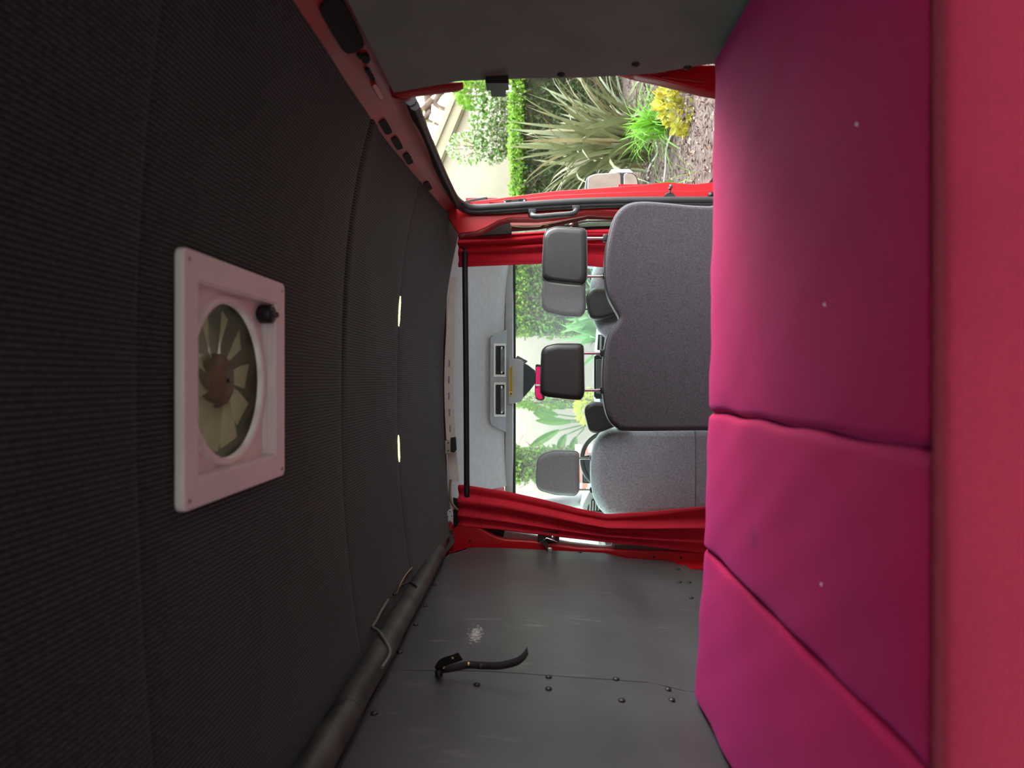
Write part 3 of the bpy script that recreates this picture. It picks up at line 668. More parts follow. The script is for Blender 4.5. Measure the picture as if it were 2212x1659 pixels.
def front_seat(name, cyp, lab, mirror_arm, arm, headpts, posts):
    t = thing(name, lab, 'seat', P(1700,cyp,SY+.25)[:2]+(-1.0,))
    bp_ = [(1900,-100),(1520,-97),(1340,-96),(1305,-88),(1287,-65),(1279,-35),(1277,0),(1279,35),(1287,65),(1303,88),(1335,97),(1520,98),(1900,100)]
    oo = smooth_closed(img([(a,cyp+b) for a,b in bp_],SY),3)
    MB().pillow(oo,SY,SY+.14,.05,warp=lean,k=4).build('backrest',m_seat1,t)
    if cyp > 900:
        MB().tube([lean(P(px_,py_,SY-.002)) for px_,py_ in ((1506,928),(1507,1020),(1506,1112))],.003,5).build('seam',m_head1,t)
    headrest(t,headpts,SY+.015,m_head1,posts,1252,1280)
    # raised armrest
    ao = smooth_closed(rounded(img(arm,SY-.06),.015,2),1)
    MB().pillow(ao,SY-.06,SY+.03,.022,k=5,radial=True).build('armrest',m_vinyl,t)
    x = (VY-cyp)*SY/F
    seat_base(t,x-.25,x+.25,SY+.14,SY+.62,-.70,m_seat1)
    return t
front_seat('driver_seat',1021,'grey plush driver seat with grey headrest and raised black armrest',1,[(1262,890),(1266,876),(1280,868),(1318,870),(1345,880),(1360,915),(1330,922),(1300,934),(1282,937),(1272,930)],
  [(1251,976),(1200,974),(1176,980),(1162,990),(1158,1020),(1158,1048),(1165,1060),(1200,1070),(1244,1072),(1252,1060)],(990,1058))
front_seat('passenger_seat',632,'grey front passenger seat half hidden behind the dark bench',-1,[(1267,640),(1272,627),(1284,620),(1330,621),(1360,640),(1350,668),(1330,680),(1300,690),(1280,690),(1273,682)],
  [(1264,584),(1200,582),(1180,588),(1173,600),(1171,630),(1171,662),(1180,672),(1215,681),(1258,683),(1266,668)],(600,668))

# ------------------------------------------------------------------ curtain rod and curtains
RY = 3.43
MB().tube([P(1004,535,RY),P(1007,820,RY),P(1008.5,1078,RY)],.0150,12).build('curtain_rod',m_black,label='black curtain rod across the cab behind the front seats',cat='curtain rod')
def curtain(inner, outer, folds, name_label, zlow, flip):
    t = thing('curtain', name_label, 'curtain', P(1500,(inner[0][1]+outer[0][1])/2,RY)[:2]+(zlow,), 'red curtains on the rod')
    nu, nv = 60, 46
    def fold(u, v):
        h = 0
        for c_, w_, a_ in folds:
            cc = c_+(.04*math.sin(v*3+c_*9)); h += a_*math.exp(-((u-cc)/w_)**2)
        return h
    def fn(u, v):
        px = lerp(990,1572,v); yi = interp(inner,px); yo = interp(outer,px)
        y = lerp(yi,yo,u); Y = RY+.012-fold(u,v)*(0.75+.5*v)
        a = P(px,y,RY); ztop = .002*math.sin(u*19)
        return (a[0]+.004*math.sin(u*23+v*4), Y, a[2]+(ztop if v<.05 else 0))
    b = MB().grid(fn,nu,nv).build('cloth',m_curtain,t)
    sol = b.modifiers.new('thickness','SOLIDIFY'); sol.thickness = .002
    # rod sleeve hem
    A = [Vector(fn(i/nu,.085))+Vector((0,-.0025,0)) for i in range(nu+1)]
    MB().tube(A,.0012,5).build('hem_seam',m_curtain,b)
    return t
curtain([(985,1048),(1000,1047),(1100,1064),(1180,1082),(1250,1100),(1310,1112),(1400,1106),(1520,1092),(1600,1085)],
        [(985,1133),(1080,1142),(1200,1158),(1300,1170),(1400,1182),(1520,1198),(1600,1206)],
        [(.05,.10,.02),(.42,.12,.055),(.72,.11,.045),(.97,.06,.03)],'red cotton curtain gathered beside the driver seat',-.97,1)
curtain([(985,577),(1000,576),(1100,573),(1200,569),(1300,578),(1600,590)],[(985,508),(1100,506),(1200,499),(1310,495),(1600,490)],
        [(.55,.08,.03),(.74,.09,.045),(.95,.10,.05),(.2,.12,.006)],'red cotton curtain gathered beside the open door',-.97,-1)

# ------------------------------------------------------------------ bed
ZB = -.44
def slab(quad, z0, z1, r, name, mat, lab, cat, group=None, seed=0, puff=.006):
    """soft cushion over a quad (x,y corners: rear-left, rear-right, front-right, front-left)"""
    rnd = random.Random(seed); ph = [rnd.uniform(0,6) for _ in range(6)]
    q = [Vector(p) for p in quad]; Lx = (q[1]-q[0]).length; Ly = (q[3]-q[0]).length
    def ticks(L):
        e = [0,.05,.15,.3,.5,.75,1.0]; a = [r*t for t in e]; m = [r+(L-2*r)*i/22 for i in range(1,22)]
        return a+m+[L-t for t in reversed(a)]
    tx, ty = ticks(Lx), ticks(Ly); vs = []; fs = []; n_ = len(ty)
    def pos(u, v): return q[0].lerp(q[1],u).lerp(q[3].lerp(q[2],u),v)
    for a in tx:
        for b in ty:
            p = pos(a/Lx,b/Ly); d1 = min(a,Lx-a); d2 = min(b,Ly-b)
            dz = sum(r-math.sqrt(max(0,r*r-(r-d)**2)) if d < r else 0 for d in (d1,d2))
            dz = min(dz, r*1.3)
            pz = puff*(1-math.exp(-min(d1,d2)/.06))+.0016*math.sin(p.x*21+ph[0]+2*math.sin(p.y*5))*math.sin(p.y*13+ph[1])+.0011*math.sin(p.x*50+p.y*31+ph[2])
            edge = math.exp(-min(d1,d2)/.03)
            vs.append((p.x+.0030*edge*math.sin(p.y*24+ph[3]), p.y+.0025*edge*math.sin(p.x*20+ph[4]), z1-dz+pz))
    for i in range(len(tx)-1):
        for j in range(n_-1): fs.append((i*n_+j,(i+1)*n_+j,(i+1)*n_+j+1,i*n_+j+1))
    nx = len(tx); rim = [i*n_ for i in range(nx)]+[(nx-1)*n_+j for j in range(1,n_)]+[i*n_+n_-1 for i in range(nx-2,-1,-1)]+[j for j in range(n_-2,0,-1)]
    base = len(vs); m = len(rim)
    for t in (.35,.7,1.0):
        vs += [(vs[i][0],vs[i][1],lerp(vs[i][2],z0,t)) for i in rim]
    prev = rim
    for k in range(3):
        cur = [base+k*m+i for i in range(m)]
        fs += [(prev[i],cur[i],cur[(i+1)%m],prev[(i+1)%m]) for i in range(m)]; prev = cur
    fs.append(tuple(prev))
    return MB().add(vs,fs,True).build(name,mat,None,label=lab,cat=cat,group=group)
def front_pt(px, py): Y = F*(-ZB)/(px-VX); return ((VY-py)*Y/F, Y)
YR = .735
fr_a = front_pt(1542,165); fr_b = front_pt(1529,888); fr_c = front_pt(1519,1190); fr_d = front_pt(1496,1511)
s1 = -.082; s2 = -.445
slab([(s1,YR),(.80,YR),(.80,fr_a[1]),(s1,fr_b[1])],ZB-.125,ZB,.022,'bed_cushion',m_bed,'widest crimson bed cushion, beside the dark right wall board','cushion','bed cushions',1)
slab([(s2,YR),(s1,YR),(s1,fr_b[1]+.005),(s2,fr_c[1])],ZB-.125,ZB,.020,'bed_cushion',m_bed,'middle crimson bed cushion, between two seams','cushion','bed cushions',2)
slab([(-.895,YR),(s2,YR),(s2,fr_c[1]+.004),(-.895,fr_d[1])],ZB-.125,ZB-.002,.020,'bed_cushion',m_bed,'crimson bed cushion against the left black wall','cushion','bed cushions',3)
MB().box((-.90,.745,ZB-.150),(.80,1.62,ZB-.126)).build('bed_platform',m_ply,label='plywood bed platform hidden below the crimson cushions',cat='bed platform')
bo_ = [(.60,-.590),(.735,-.590),(.735,-.446),(.729,-.434),(.716,-.432),(.70,-.438),(.655,-.50),(.60,-.575)]
mb = MB().pillow(smooth_closed(bo_,2),-.90,.80,.01,axis='x')
mb.build('bolster',m_bolster,label='blurred red padded bolster at the near end of the bed',cat='bolster')
for x in (-.86,.76):
    MB().box((x-.03,.60,-1.0),(x+.03,1.6,ZB-.151)).build('bed_support',m_ply,label='plywood bed side support by the '+('left' if x<0 else 'right')+' wall',cat='support')

m_fan = leafmat('smoky amber fan plastic', (.22,.175,.11), .05, .4, .4)
m_lint = M('white lint',(.75,.72,.75),.9)
for px,py,lab in ((1853,267,'white lint fleck on the widest bed cushion near its right side'),(1783,657,'white lint fleck on the widest bed cushion towards the middle'),(1776,1262,'white lint fleck on the middle bed cushion')):
    Y_ = .434*F/(px-VX); x_ = (VY-py)*Y_/F
    MB().tube([(x_-.003,Y_,-.4335),(x_,Y_+.002,-.4325),(x_+.002,Y_+.001,-.4335)],[.0008,.0016,.0008],5).build('lint_fleck',m_lint,label=lab,cat='lint',group='lint flecks')
# ------------------------------------------------------------------ roof fan
q = thing('roof_fan','white square roof vent fan with black knob set in the ceiling','roof fan',(0,1.245,.548))
fx0,fx1,fy0,fy1 = -.207,.207,1.038,1.455; ix0,ix1,iy0,iy1 = -.160,.160,1.085,1.408; zb,zt = .546,.562
def ringmesh(o, i, z0, z1):
    n = len(o); mb = MB(); vs = [(*p,z0) for p in o]+[(*p,z0) for p in i]+[(*p,z1) for p in o]+[(*p,z1) for p in i]
    fs = []
    for k in range(n):
        l = (k+1)%n; fs += [(k,l,n+l,n+k),(k,2*n+k,2*n+l,l),(n+k,n+l,3*n+l,3*n+k),(2*n+k,3*n+k,3*n+l,2*n+l)]
    return mb.add(vs,fs)
O = rounded([(fx0,fy0),(fx1,fy0),(fx1,fy1),(fx0,fy1)],.014,4); I_ = rounded([(ix0,iy0),(ix1,iy0),(ix1,iy1),(ix0,iy1)],.006,4)
fr_ = ringmesh(O,I_,zb,zt).build('garnish_frame',m_white,q)
bv = fr_.modifiers.new('soft_edge','BEVEL'); bv.width=.004; bv.segments=2; bv.limit_method='ANGLE'
ringmesh(I_,[(p[0]*.985,1.2465+(p[1]-1.2465)*.985) for p in I_],zb+.004,.59).build('liner',m_white,q)
# plate with round opening
R = .143; ccx, ccy = -.002,1.246; N=64
cir = [(ccx+R*math.cos(2*PI*k/N),ccy+R*math.sin(2*PI*k/N)) for k in range(N)]
def sqp(k):
    a = 2*PI*k/N; c_, s_ = math.cos(a), math.sin(a); m_ = max(abs(c_),abs(s_)); return (ccx+c_/m_*.160, ccy+s_/m_*.160)
ringmesh([sqp(k) for k in range(N)],cir,.575,.583).build('face_plate',m_white,q)
MB().lathe((ccx,ccy,0),[(R+.016,.576),(R+.014,.568),(R+.010,.565),(R+.003,.565),(R,.568),(R-.002,.59)],64).build('ring',m_white,q)
MB().lathe((ccx,ccy,0),[(R-.002,.578),(R-.006,.70)],48).build('duct',m_fand,q)
hub = MB().lathe((ccx,ccy,0),[(0,.574),(.012,.574),(.030,.577),(.044,.582),(.050,.590),(.050,.64),(0,.64)],32).build('hub',m_fan,q)
MB().lathe((ccx,ccy,0),[(0,.572),(.004,.572),(.005,.576)],12).build('axle',m_hole,hub)
nb = 10
for k in range(nb):
    a0 = 2*PI*k/nb+.15; mb = MB(); 
    def bl(u, v, a0=a0):
        r_ = lerp(.046,R-.012,u); wd = lerp(.30,.24,u); a = a0+lerp(-wd,wd,v)*.8+.10*u; z = .594+lerp(-.008,.008,v)*(1-.3*u)+.002*math.sin(v*PI)
        return (ccx+r_*math.cos(a),ccy+r_*math.sin(a),z)
    mb.grid(bl,6,4).build('blade',m_fan,q)
MB().tube([(ccx-R,ccy,.672),(ccx+R,ccy,.672)],.006,6).tube([(ccx,ccy-R,.672),(ccx,ccy+R,.672)],.006,6).build('motor_bracket',m_fand,q)
MB().box((-.19,1.05,.655),(.19,1.445,.700)).v and None
ringmesh([(-.19,1.05),(.19,1.05),(.19,1.445),(-.19,1.445)],[(-.172,1.07),(.172,1.07),(.172,1.425),(-.172,1.425)],.618,.70).build('flange',m_white,q)
def dome(u, v):
    x = lerp(-.205,.205,u); y = lerp(1.03,1.465,v); h = (1-(2*u-1)**4)*(1-(2*v-1)**4)
    return (x,y,.716+.045*h+.10*(1-v))
MB().grid(dome,14,14).build('dome_lid',m_dome,q)
MB().tube([(.10,1.13,.62),(.10,1.13,.80)],.008,6).tube([(.06,1.20,.70),(.135,1.10,.70)],.006,6).build('lift_arm',m_black,q)
# knob and screws
kx,ky,kz = .135,1.385,.576
kn = MB().lathe((kx,ky,0),[(0,.576),(.012,.576),(.012,.570),(.019,.570),(.019,.548),(.016,.544),(0,.544)],20).build('knob',m_black,q)
MB().box((kx-.006,ky-.016,.538),(kx+.006,ky+.018,.552),.004).build('knob_handle',m_black,kn)
MB().tube([(kx,ky+.012,.560),(kx-.004,ky+.036,.566)],[.008,.004],8).build('crank_tip',m_black,kn)
for x,y in ((.19,1.055),(-.19,1.055),(.19,1.438),(-.19,1.438)): MB().lathe((x,y,0),[(0,.5445),(.004,.5448),(.005,.5475)],10).build('screw',m_steel,q)
for a in (.9,2.2,3.9,5.35): 
    x,y = ccx+(R+.018)*math.cos(a),ccy+(R+.018)*math.sin(a); MB().lathe((x,y,0),[(0,.566),(.005,.567),(.007,.570),(.007,.577)],10).build('ring_clip',m_white,q)

# ------------------------------------------------------------------ padded bar on the left, cables, bracket, latch, strap
q = thing('padded_bar','worn black foam-wrapped bar along left wall under the ceiling','bar',(-.80,1.8,.424))
for y0,y1 in ((-.50,1.60),(1.602,3.10)):
    n_ = 24; MB().tube([(-.80+.002*math.sin(i*.9),lerp(y0,y1,i/n_),.459+.0015*math.sin(i*.7)) for i in range(n_+1)],.038,20).build('foam_sleeve',m_foam,q)
MB().tube([(-.80,1.56,.459),(-.80,1.606,.459)],.0392,20).build('tape_band',m_rubber,q)
MB().tube([(-.80,-.55,.459),(-.80,3.12,.459),(-.795,3.24,.452),(-.79,3.32,.446)],.016,12).build('inner_pipe',m_black,q)
for y in (3.14,3.22): MB().tube([(-.798,y,.457),(-.796,y+.05,.455)],.021,12).build('collar',m_foam,q)
for y in (3.19,3.275): MB().tube([(-.797,y,.456),(-.797,y+.005,.456)],.022,12).build('copper_ring',M('copper red',(.5,.08,.05),.3,metal=.6),q)
def on(px, py, X): return PXf(px,py,X)
def onw(px, py, gap=.005):
    X = -.86
    while X < -.45:
        q_ = on(px,py,X)
        if q_[2] < zceil(X,q_[1])-gap and math.hypot(X+.80,q_[2]-.459) > .038+gap and X > xl(q_[2])+gap: return q_
        X += .002
    return q_
MB().tube(smooth_open([onw(*p) for p in ((890,1226),(878,1240),(868,1256),(862,1268),(856,1282))],5),.0034,6).build('wire',m_wire,label='short tan wire hanging at ceiling edge above the padded bar',cat='wire')
MB().tube(smooth_open([onw(*p) for p in ((850,1285),(860,1270),(870,1263),(885,1258),(893,1262),(900,1268))],5),.004,6).build('wire',m_black,label='thin black wire ending on top of the padded bar',cat='wire')
MB().tube(smooth_open([onw(*p) for p in ((838,1295),(828,1312),(822,1322),(812,1342),(805,1354),(818,1364),(832,1384),(841,1400),(842,1414),(834,1428),(825,1442))],5),.0048,8).build('cable',m_cable,label='grey cable wrapped over the padded bar down to the wall',cat='cable')
MB().tube(smooth_open([P(974,1036,3.44),P(972,1060,3.44),P(974,1082,3.44),P(985,1098,3.44),P(998,1106,3.44)],5),.006,6).build('wire',m_wire,label='brown wire loom curving from cream strip to the left curtain',cat='wire')
MB().tube(smooth_open([P(1028,1137,3.45),P(1045,1150,3.43),P(1060,1158,3.43),P(1086,1169,3.43)],4),.003,6).build('wire',m_cable,label='thin grey wire crossing the dark gap in the left pillar',cat='wire')
q = thing('bracket_plate','white perforated bracket plate at the front left ceiling corner','bracket',P(977,1118,3.38))
traced([(966,1106),(970,1100),(976,1100),(979,1106),(979,1133),(965,1133)],3.37,.004,'plate',m_wht,q,.001)
for px,py in ((971.5,1105),(968,1116),(976,1115),(972,1126)): MB().lathe(P(px,py,3.3695),[(0,-.001),(.0028,-.001),(.003,.001)],10,'y').build('hole',m_hole,q)
MB().box(Vector(P(972,1136,3.37))-Vector((.02,.01,.012)),Vector(P(972,1136,3.37))+Vector((.02,.05,.008))).build('foot',m_redd,q)
q = thing('ceiling_latch','small metal latch with black catch on the cream ceiling strip','latch',P(973,964,3.42))
traced([(960,951),(974,950),(975,980),(961,982)],3.415,.035,'metal_clasp',m_steel,q,.003)
traced([(973,946),(984,944),(986,972),(981,978),(973,976)],3.41,.03,'catch',m_black,q,.004)
for py in (957,974): MB().lathe(P(968,py,3.413),[(0,-.003),(.003,-.002),(.004,.002)],8,'y').build('rivet',m_hole,q)
# strap
q = thing('webbing_strap','black webbing strap with brass snaps hanging on left wall','strap',on(945,1448,-.84))
base = Vector(on(945,1448,-.83))
def ribbon(path, wd, wdir, name):
    p = smooth_open(path,6); n = len(p); wv = Vector(wdir)*wd/2
    mb = MB().strip([a+wv for a in p],[a-wv for a in p]); o = mb.build(name,m_strap,q)
    s_ = o.modifiers.new('thickness','SOLIDIFY'); s_.thickness=.0025; return o
s1_ = ribbon([base,on(953,1434,-.800),on(966,1427,-.785),on(980,1423,-.775),on(995,1417,-.765)],.024,(.8,.1,.55),'short_end')
s2_ = ribbon([base,on(975,1444,-.812),on(1010,1437,-.802),on(1040,1438,-.795),on(1080,1438,-.785),on(1115,1430,-.77),on(1132,1418,-.757),on(1140,1405,-.745)],.022,(.62,.75,.15),'tail')
for px,py,X,pa in ((978,1420,-.772,s1_),(958,1441,-.812,s1_),(1012,1434,-.797,s2_)):
    a = on(px,py,X); MB().lathe(a,[(0,.004),(.004,.004),(.006,.002),(.006,-.002)],12,'x').build('snap',m_brass,pa)
MB().lathe(on(948,1451,-.825),[(0,.008),(.009,.007),(.011,.002),(.011,-.012)],12,'x').build('anchor_clip',m_black,q)
a = on(1038,1438,-.792); MB().lathe(a,[(0,.004),(.007,.003),(.008,-.002)],12,'x').build('snap',m_black,s2_)

# ------------------------------------------------------------------ side mirror
MY = 4.25
def mtilt(q): return (q[0], q[1]-.012-.06*(q[0]-1.28)+.05*(q[2]+.47), q[2])
q = thing('side_mirror','black framed passenger side mirror with two panes seen through doorway','side mirror',P(1378,400,MY))
oo = rounded(img([(1264,412),(1266,382),(1285,374),(1345,371),(1372,374),(1380,388),(1381,412)],MY),.03,4)
MB().pillow(oo,MY,MY+.10,.012).build('housing',m_black,q)
traced([(1315,373),(1322,365),(1360,365),(1370,373)],MY+.05,.05,'pale_back_cover',m_wht,q,.006)
MB().pillow(rounded(img([(1269,411),(1270,384),(1286,377.5),(1339,375),(1341,411)],MY),.02,3),MY-.003,MY+.004,.001,warp=mtilt).build('main_pane',m_mirror,q)
MB().pillow(rounded(img([(1347,411),(1347,376),(1368,378),(1376,390),(1377,411)],MY),.02,3),MY-.003,MY+.004,.001,warp=mtilt).build('lower_pane',m_mirror,q)
a = P(1320,400,MY); MB().tube([(a[0]-.02,MY+.05,a[2]-.05),(.94,MY+.02,a[2]-.06)],.025,8).build('arm',m_black,q)

# ------------------------------------------------------------------ garden
l_hedge = leafmat('dark hedge leaf', (.045,.08,.022)); l_new = leafmat('bright new hedge leaf', (.15,.30,.028))
l_mid = leafmat('mid green leaf', (.10,.23,.03)); l_flax = leafmat('grey olive flax blade', (.125,.14,.062), .3, .45, .15)
l_strap = leafmat('fresh green strap leaf', (.12,.30,.025), .25); l_yel = leafmat('golden leaf', (.30,.30,.03), .45)
l_aga = leafmat('blue green broad leaf', (.06,.17,.04), .3); l_ban = leafmat('banana green leaf', (.08,.21,.03), .2)
l_tree = leafmat('pale tree leaf', (.28,.38,.10), .3); l_flower = leafmat('white blossom', (.62,.62,.50), .1)
m_bark = M('brown bark', (.11,.075,.055), .9, .3, 8, .8, 30)
m_stucco = M('cream stucco', (.31,.29,.21), .95, .08, 3, 1.0, 40); m_fascia = M('tan painted fascia', (.26,.235,.15), .6, .05, 5)
def leafquad(mb, p, d, up, l, wd):
    d = Vector(d).normalized(); s_ = d.cross(Vector(up)); s_ = s_.normalized() if s_.length>1e-4 else d.orthogonal().normalized(); nn = s_.cross(d)
    p = Vector(p); mb.add([p, p+d*l*.5+s_*wd/2+nn*l*.06, p+d*l-nn*l*.05, p+d*l*.5-s_*wd/2+nn*l*.06],[(0,1,2),(0,2,3)],False)
def rv_(): 
    while True:
        v = Vector((random.uniform(-1,1),random.uniform(-1,1),random.uniform(-1,1)))
        if .1 < v.length < 1: return v.normalized()
def shell_leaves(mb, box0, box1, n, l, wd, ysurf=True):
    for _ in range(n):
        x = random.uniform(box0[0],box1[0]); z = random.uniform(box0[2],box1[2]); y = box0[1]+abs(random.gauss(0,.10)) if random.random()<.8 else random.uniform(box0[1],box1[1])
        d = rv_(); d.y -= .5; d.z += .3; leafquad(mb,(x,y,z),d,rv_(),l*random.uniform(.6,1.3),wd*random.uniform(.7,1.2))
def hedge(lab, a, b, n, newtop=.14, mat=l_hedge, l=.06, wd=.032, top=True, nm='hedge'):
    t = thing(nm, lab, 'hedge', ((a[0]+b[0])/2,(a[1]+b[1])/2,a[2]))
    MB().box((a[0]+.05,a[1]+.14,a[2]),(b[0]-.05,b[1],b[2]-.1)).build('woody_core', M('hedge core twigs',(.035,.035,.018),.95,.4,14,1,30), t)
    mb = MB(); shell_leaves(mb,a,b,n,l,wd)
    if top:
        for _ in range(n//4):
            leafquad(mb,(random.uniform(a[0],b[0]),random.uniform(a[1],b[1]),b[2]-.05),(random.gauss(0,.4),random.gauss(-.3,.4),1),rv_(),l,wd)
    mb.build('foliage',mat,t,kind='stuff')
    if newtop:
        mb = MB(); shell_leaves(mb,(a[0],a[1]-.05,b[2]-newtop),(b[0],b[1],b[2]+.03),int(n*.5),l*.8,wd*.9)
        mb.build('new_growth',l_new,t,kind='stuff')
    tw = MB()
    for _ in range(120):
        x = random.uniform(a[0],b[0]); z = random.uniform(a[2],b[2]-.2); p = Vector((x,a[1]+.03,z)); tw.tube([p,p+Vector((random.gauss(0,.12),-.05,random.gauss(.05,.12)))],.004,4)
    tw.build('twigs',m_bark,t,kind='stuff'); return t
hedge('clipped dark hedge with bright green top behind the flax',(1.75,8.3,-1.1),(5.4,9.1,.31),9000)
def bush(lab, c, rad, n, mat, l, wd, name, extra=None, cat='shrub'):
    t = thing(name, lab, cat, (c[0],c[1],-1.12))
    mb = MB(); fl = MB()
    for _ in range(n):
        d = rv_(); r_ = random.uniform(.6,1.05)**.6; p = Vector((c[0]+d.x*rad[0]*r_,c[1]+d.y*rad[1]*r_,c[2]+d.z*rad[2]*r_))
        leafquad(mb,p,d+rv_()*.9+Vector((0,0,.2)),rv_(),l*random.uniform(.6,1.3),wd*random.uniform(.7,1.2))
        if extra and random.random() < extra[1]:
            for _k in range(5): leafquad(fl,p+d*.02,d*.6+rv_(),rv_(),extra[2],extra[2]*.6)
    mb.build('foliage',mat,t,kind='stuff')
    if extra: fl.build('blossom',extra[0],t,kind='stuff')
    st = MB(); gz = -1.12
    for k in range(6): d = rv_(); st.tube([(c[0]+d.x*.03,c[1]+d.y*.03,gz),(c[0]+d.x*rad[0]*.3,c[1]+d.y*rad[1]*.3,c[2]-rad[2]*.3),(c[0]+d.x*rad[0]*.7,c[1]+d.y*rad[1]*.7,c[2]+abs(d.z)*rad[2]*.6)],[.014,.009,.004],5)
    st.build('stem',m_bark,t); return t
a = P(1065,265,9.9); bush('white flowering bush above the hedge against cream wall',a,(.56,.40,.30),3600,l_mid,.07,.034,'flowering_shrub',(l_flower,.45,.04))
a = P(1010,320,9.9); bush('sparse white flowering sprig climbing left over the cream wall',a,(.22,.2,.28),330,l_mid,.06,.03,'flowering_sprig',(l_flower,.4,.03))
a = P(1028,200,9.9); bush('bright green bushy shrub at the far house corner',a,(.24,.3,.30),1800,l_new,.06,.03,'green_shrub')
# house
q = thing('house','cream stucco house with sloping tan fascia beyond the hedge','house',(5,11.6,-1.1))
HY = 11.2
def hz(x): # rake line through the two traced points
    x1,_,z1 = P(1003,205,HY); x2,_,z2 = P(945,345,HY); return z1+(x-x1)*(z2-z1)/(x2-x1)
x0,x1 = 2.6,4.75
MB().add([(x0,HY,-1.3),(x1,HY,-1.3),(x1,HY,hz(x1)),(x0,HY,hz(x0)),(x0,HY+3,-1.3),(x1,HY+3,-1.3),(x1,HY+3,hz(x1)),(x0,HY+3,hz(x0))],[(0,1,2,3),(4,7,6,5),(1,5,6,2),(0,3,7,4),(3,2,6,7)]).build('wall',m_stucco,q)
def rake(dz0, dz1, y0, y1, nm, mat):
    xa, xb = 2.3, 4.82; v = [(xa,y0,hz(xa)+dz0),(xb,y0,hz(xb)+dz0),(xb,y0,hz(xb)+dz1),(xa,y0,hz(xa)+dz1)]; v += [(p[0],y1,p[2]) for p in v]
    MB().add(v,[(0,1,2,3),(4,7,6,5),(0,4,5,1),(1,5,6,2),(2,6,7,3),(3,7,4,0)]).build(nm,mat,q)
rake(-.10,.10,HY-.16,HY-.10,'fascia',m_fascia); rake(.06,.15,HY-.22,HY-.14,'gutter',m_fascia); rake(.10,.16,HY-.2,HY+3.2,'roof',M('grey roof',(.25,.24,.22),.9,.2,6)); rake(-.12,-.08,HY-.10,HY,'soffit',m_fascia)
# tree behind
q = thing('tree','bare-limbed tree with sparse leaves against white sky','tree',(5.6,14,-1.1))
mb = MB(); base_ = Vector((6.6,14.2,-1.1)); T = [base_,Vector((6.3,14.2,.9)),Vector(P(935,195,14.2)),Vector(P(925,240,14.2)),Vector(P(905,300,14.2)),Vector(P(880,360,14.2))]
mb.tube(smooth_open(T,5),[.12-.08*i/25 for i in range(26)],8)
for pth,r_ in (([(960,190),(940,225),(985,240),(975,215)],.07),([(935,215),(905,240),(890,220),(870,200)],.07),([(930,240),(912,262),(920,290)],.05),([(925,260),(955,275),(975,300)],.04)):
    mb.tube(smooth_open([P(a_,b_,14.1) for a_,b_ in pth],4),[r_*(1-.6*i/(len(pth)*4-4)) for i in range((len(pth)-1)*4+1)],7)
mb.build('trunk',m_bark,q)
mb = MB()
for _ in range(1500):
    py = random.uniform(150,430); px = random.uniform(840,1010); p = Vector(P(px,py,14.2+random.uniform(-.8,1.2)))
    if random.random() < .35+.4*math.sin(px*.07)*math.sin(py*.05): leafquad(mb,p,rv_(),rv_(),.09,.04)
mb.build('foliage',l_tree,q,kind='stuff')
# blades
def blade_mesh(name, L, wd, curve, mat, n=8, fold=.25):
    A=[];Mi=[];B=[]
    for i in range(n+1):
        t = i/n; a = curve*t*t; y = L*(math.sin(a)/max(a,1e-3)*t if a>1e-3 else t); 
        x_ = L*t*math.sin(a*.6); z_ = L*t*math.cos(a*.6); w_ = wd*(.55+.9*t-1.45*t**2.6)*.9 if t<1 else 0.0
        w_ = max(w_,0)
        A.append((x_-w_*fold,-w_/2,z_)); Mi.append((x_,0,z_)); B.append((x_-w_*fold,w_/2,z_))
    mb = MB().strip(A,Mi).strip(Mi,B); me = bpy.data.meshes.new(name); me.from_pydata(mb.v,[],mb.f); me.polygons.foreach_set('use_smooth',mb.sm); me.materials.append(mat); return me
def clump(name, lab, at_, meshes, n, tilt, sc, spread, group=None, cat='plant', bias=None):
    t = thing(name, lab, cat, at_)
    for k in range(n):
        o = bpy.data.objects.new('leaf', random.choice(meshes)); C.objects.link(o); o.parent = t
        az = random.uniform(0,2*PI) if not bias else random.choice(bias)+random.gauss(0,.5); ti = abs(random.gauss(0,tilt)); ti = min(ti,1.45)
        o.rotation_euler = (0,ti,az); o.location = (random.gauss(0,spread),random.gauss(0,spread),random.uniform(-.02,.03)); s_ = sc*random.uniform(.65,1.05); o.scale = (s_,s_*random.uniform(.8,1.2),s_)
    return t
random.seed(21)
fm = [blade_mesh('leaf',1.25,.062,c_,l_flax) for c_ in (.1,.3,.55,.8,1.1)]
l_flax2 = leafmat('straw edged flax blade',(.20,.175,.085),.3,.5,.15)
fm.append(blade_mesh('leaf',1.2,.05,.7,l_flax2))
a = P(1385,305,6.5); clump('flax_plant','large grey-green flax clump with long sword leaves',a[:2]+(-1.08,),fm,150,.50,1.12,.10)
sm_ = [blade_mesh('leaf',.46,.020,c_,l_strap,7) for c_ in (.4,.9,1.4,1.9)]
a = P(1432,270,5.5); clump('strap_leaf_plant','bright green strappy plant in front of the flax',a[:2]+(-1.06,),sm_,150,.75,1.0,.045)
a = P(1400,310,5.9)
a = P(1496,215,4.85); bush('golden leaved shrub at the bottom corner of the doorway',(a[0],a[1],a[2]+.01),(.22,.2,.24),700,l_yel,.062,.046,'golden_shrub')
# small stray shoots in the mulch
g1 = [blade_mesh('leaf',.24,.03,c_,l_strap,5) for c_ in (.2,.6,1.0)]
a = P(1393,396,5.4); clump('grass_tuft','single broad green shoot beside the side mirror',a[:2]+(-1.10,),[blade_mesh('leaf',.20,.055,.2,l_ban,6)],2,.10,.9,.01)
a = P(1500,372,4.6); clump('grass_tuft','thin green weed sprouting in the mulch near the jamb',a[:2]+(-1.09,),[blade_mesh('leaf',.30,.012,.3,l_strap,5)],6,.7,.8,.02)
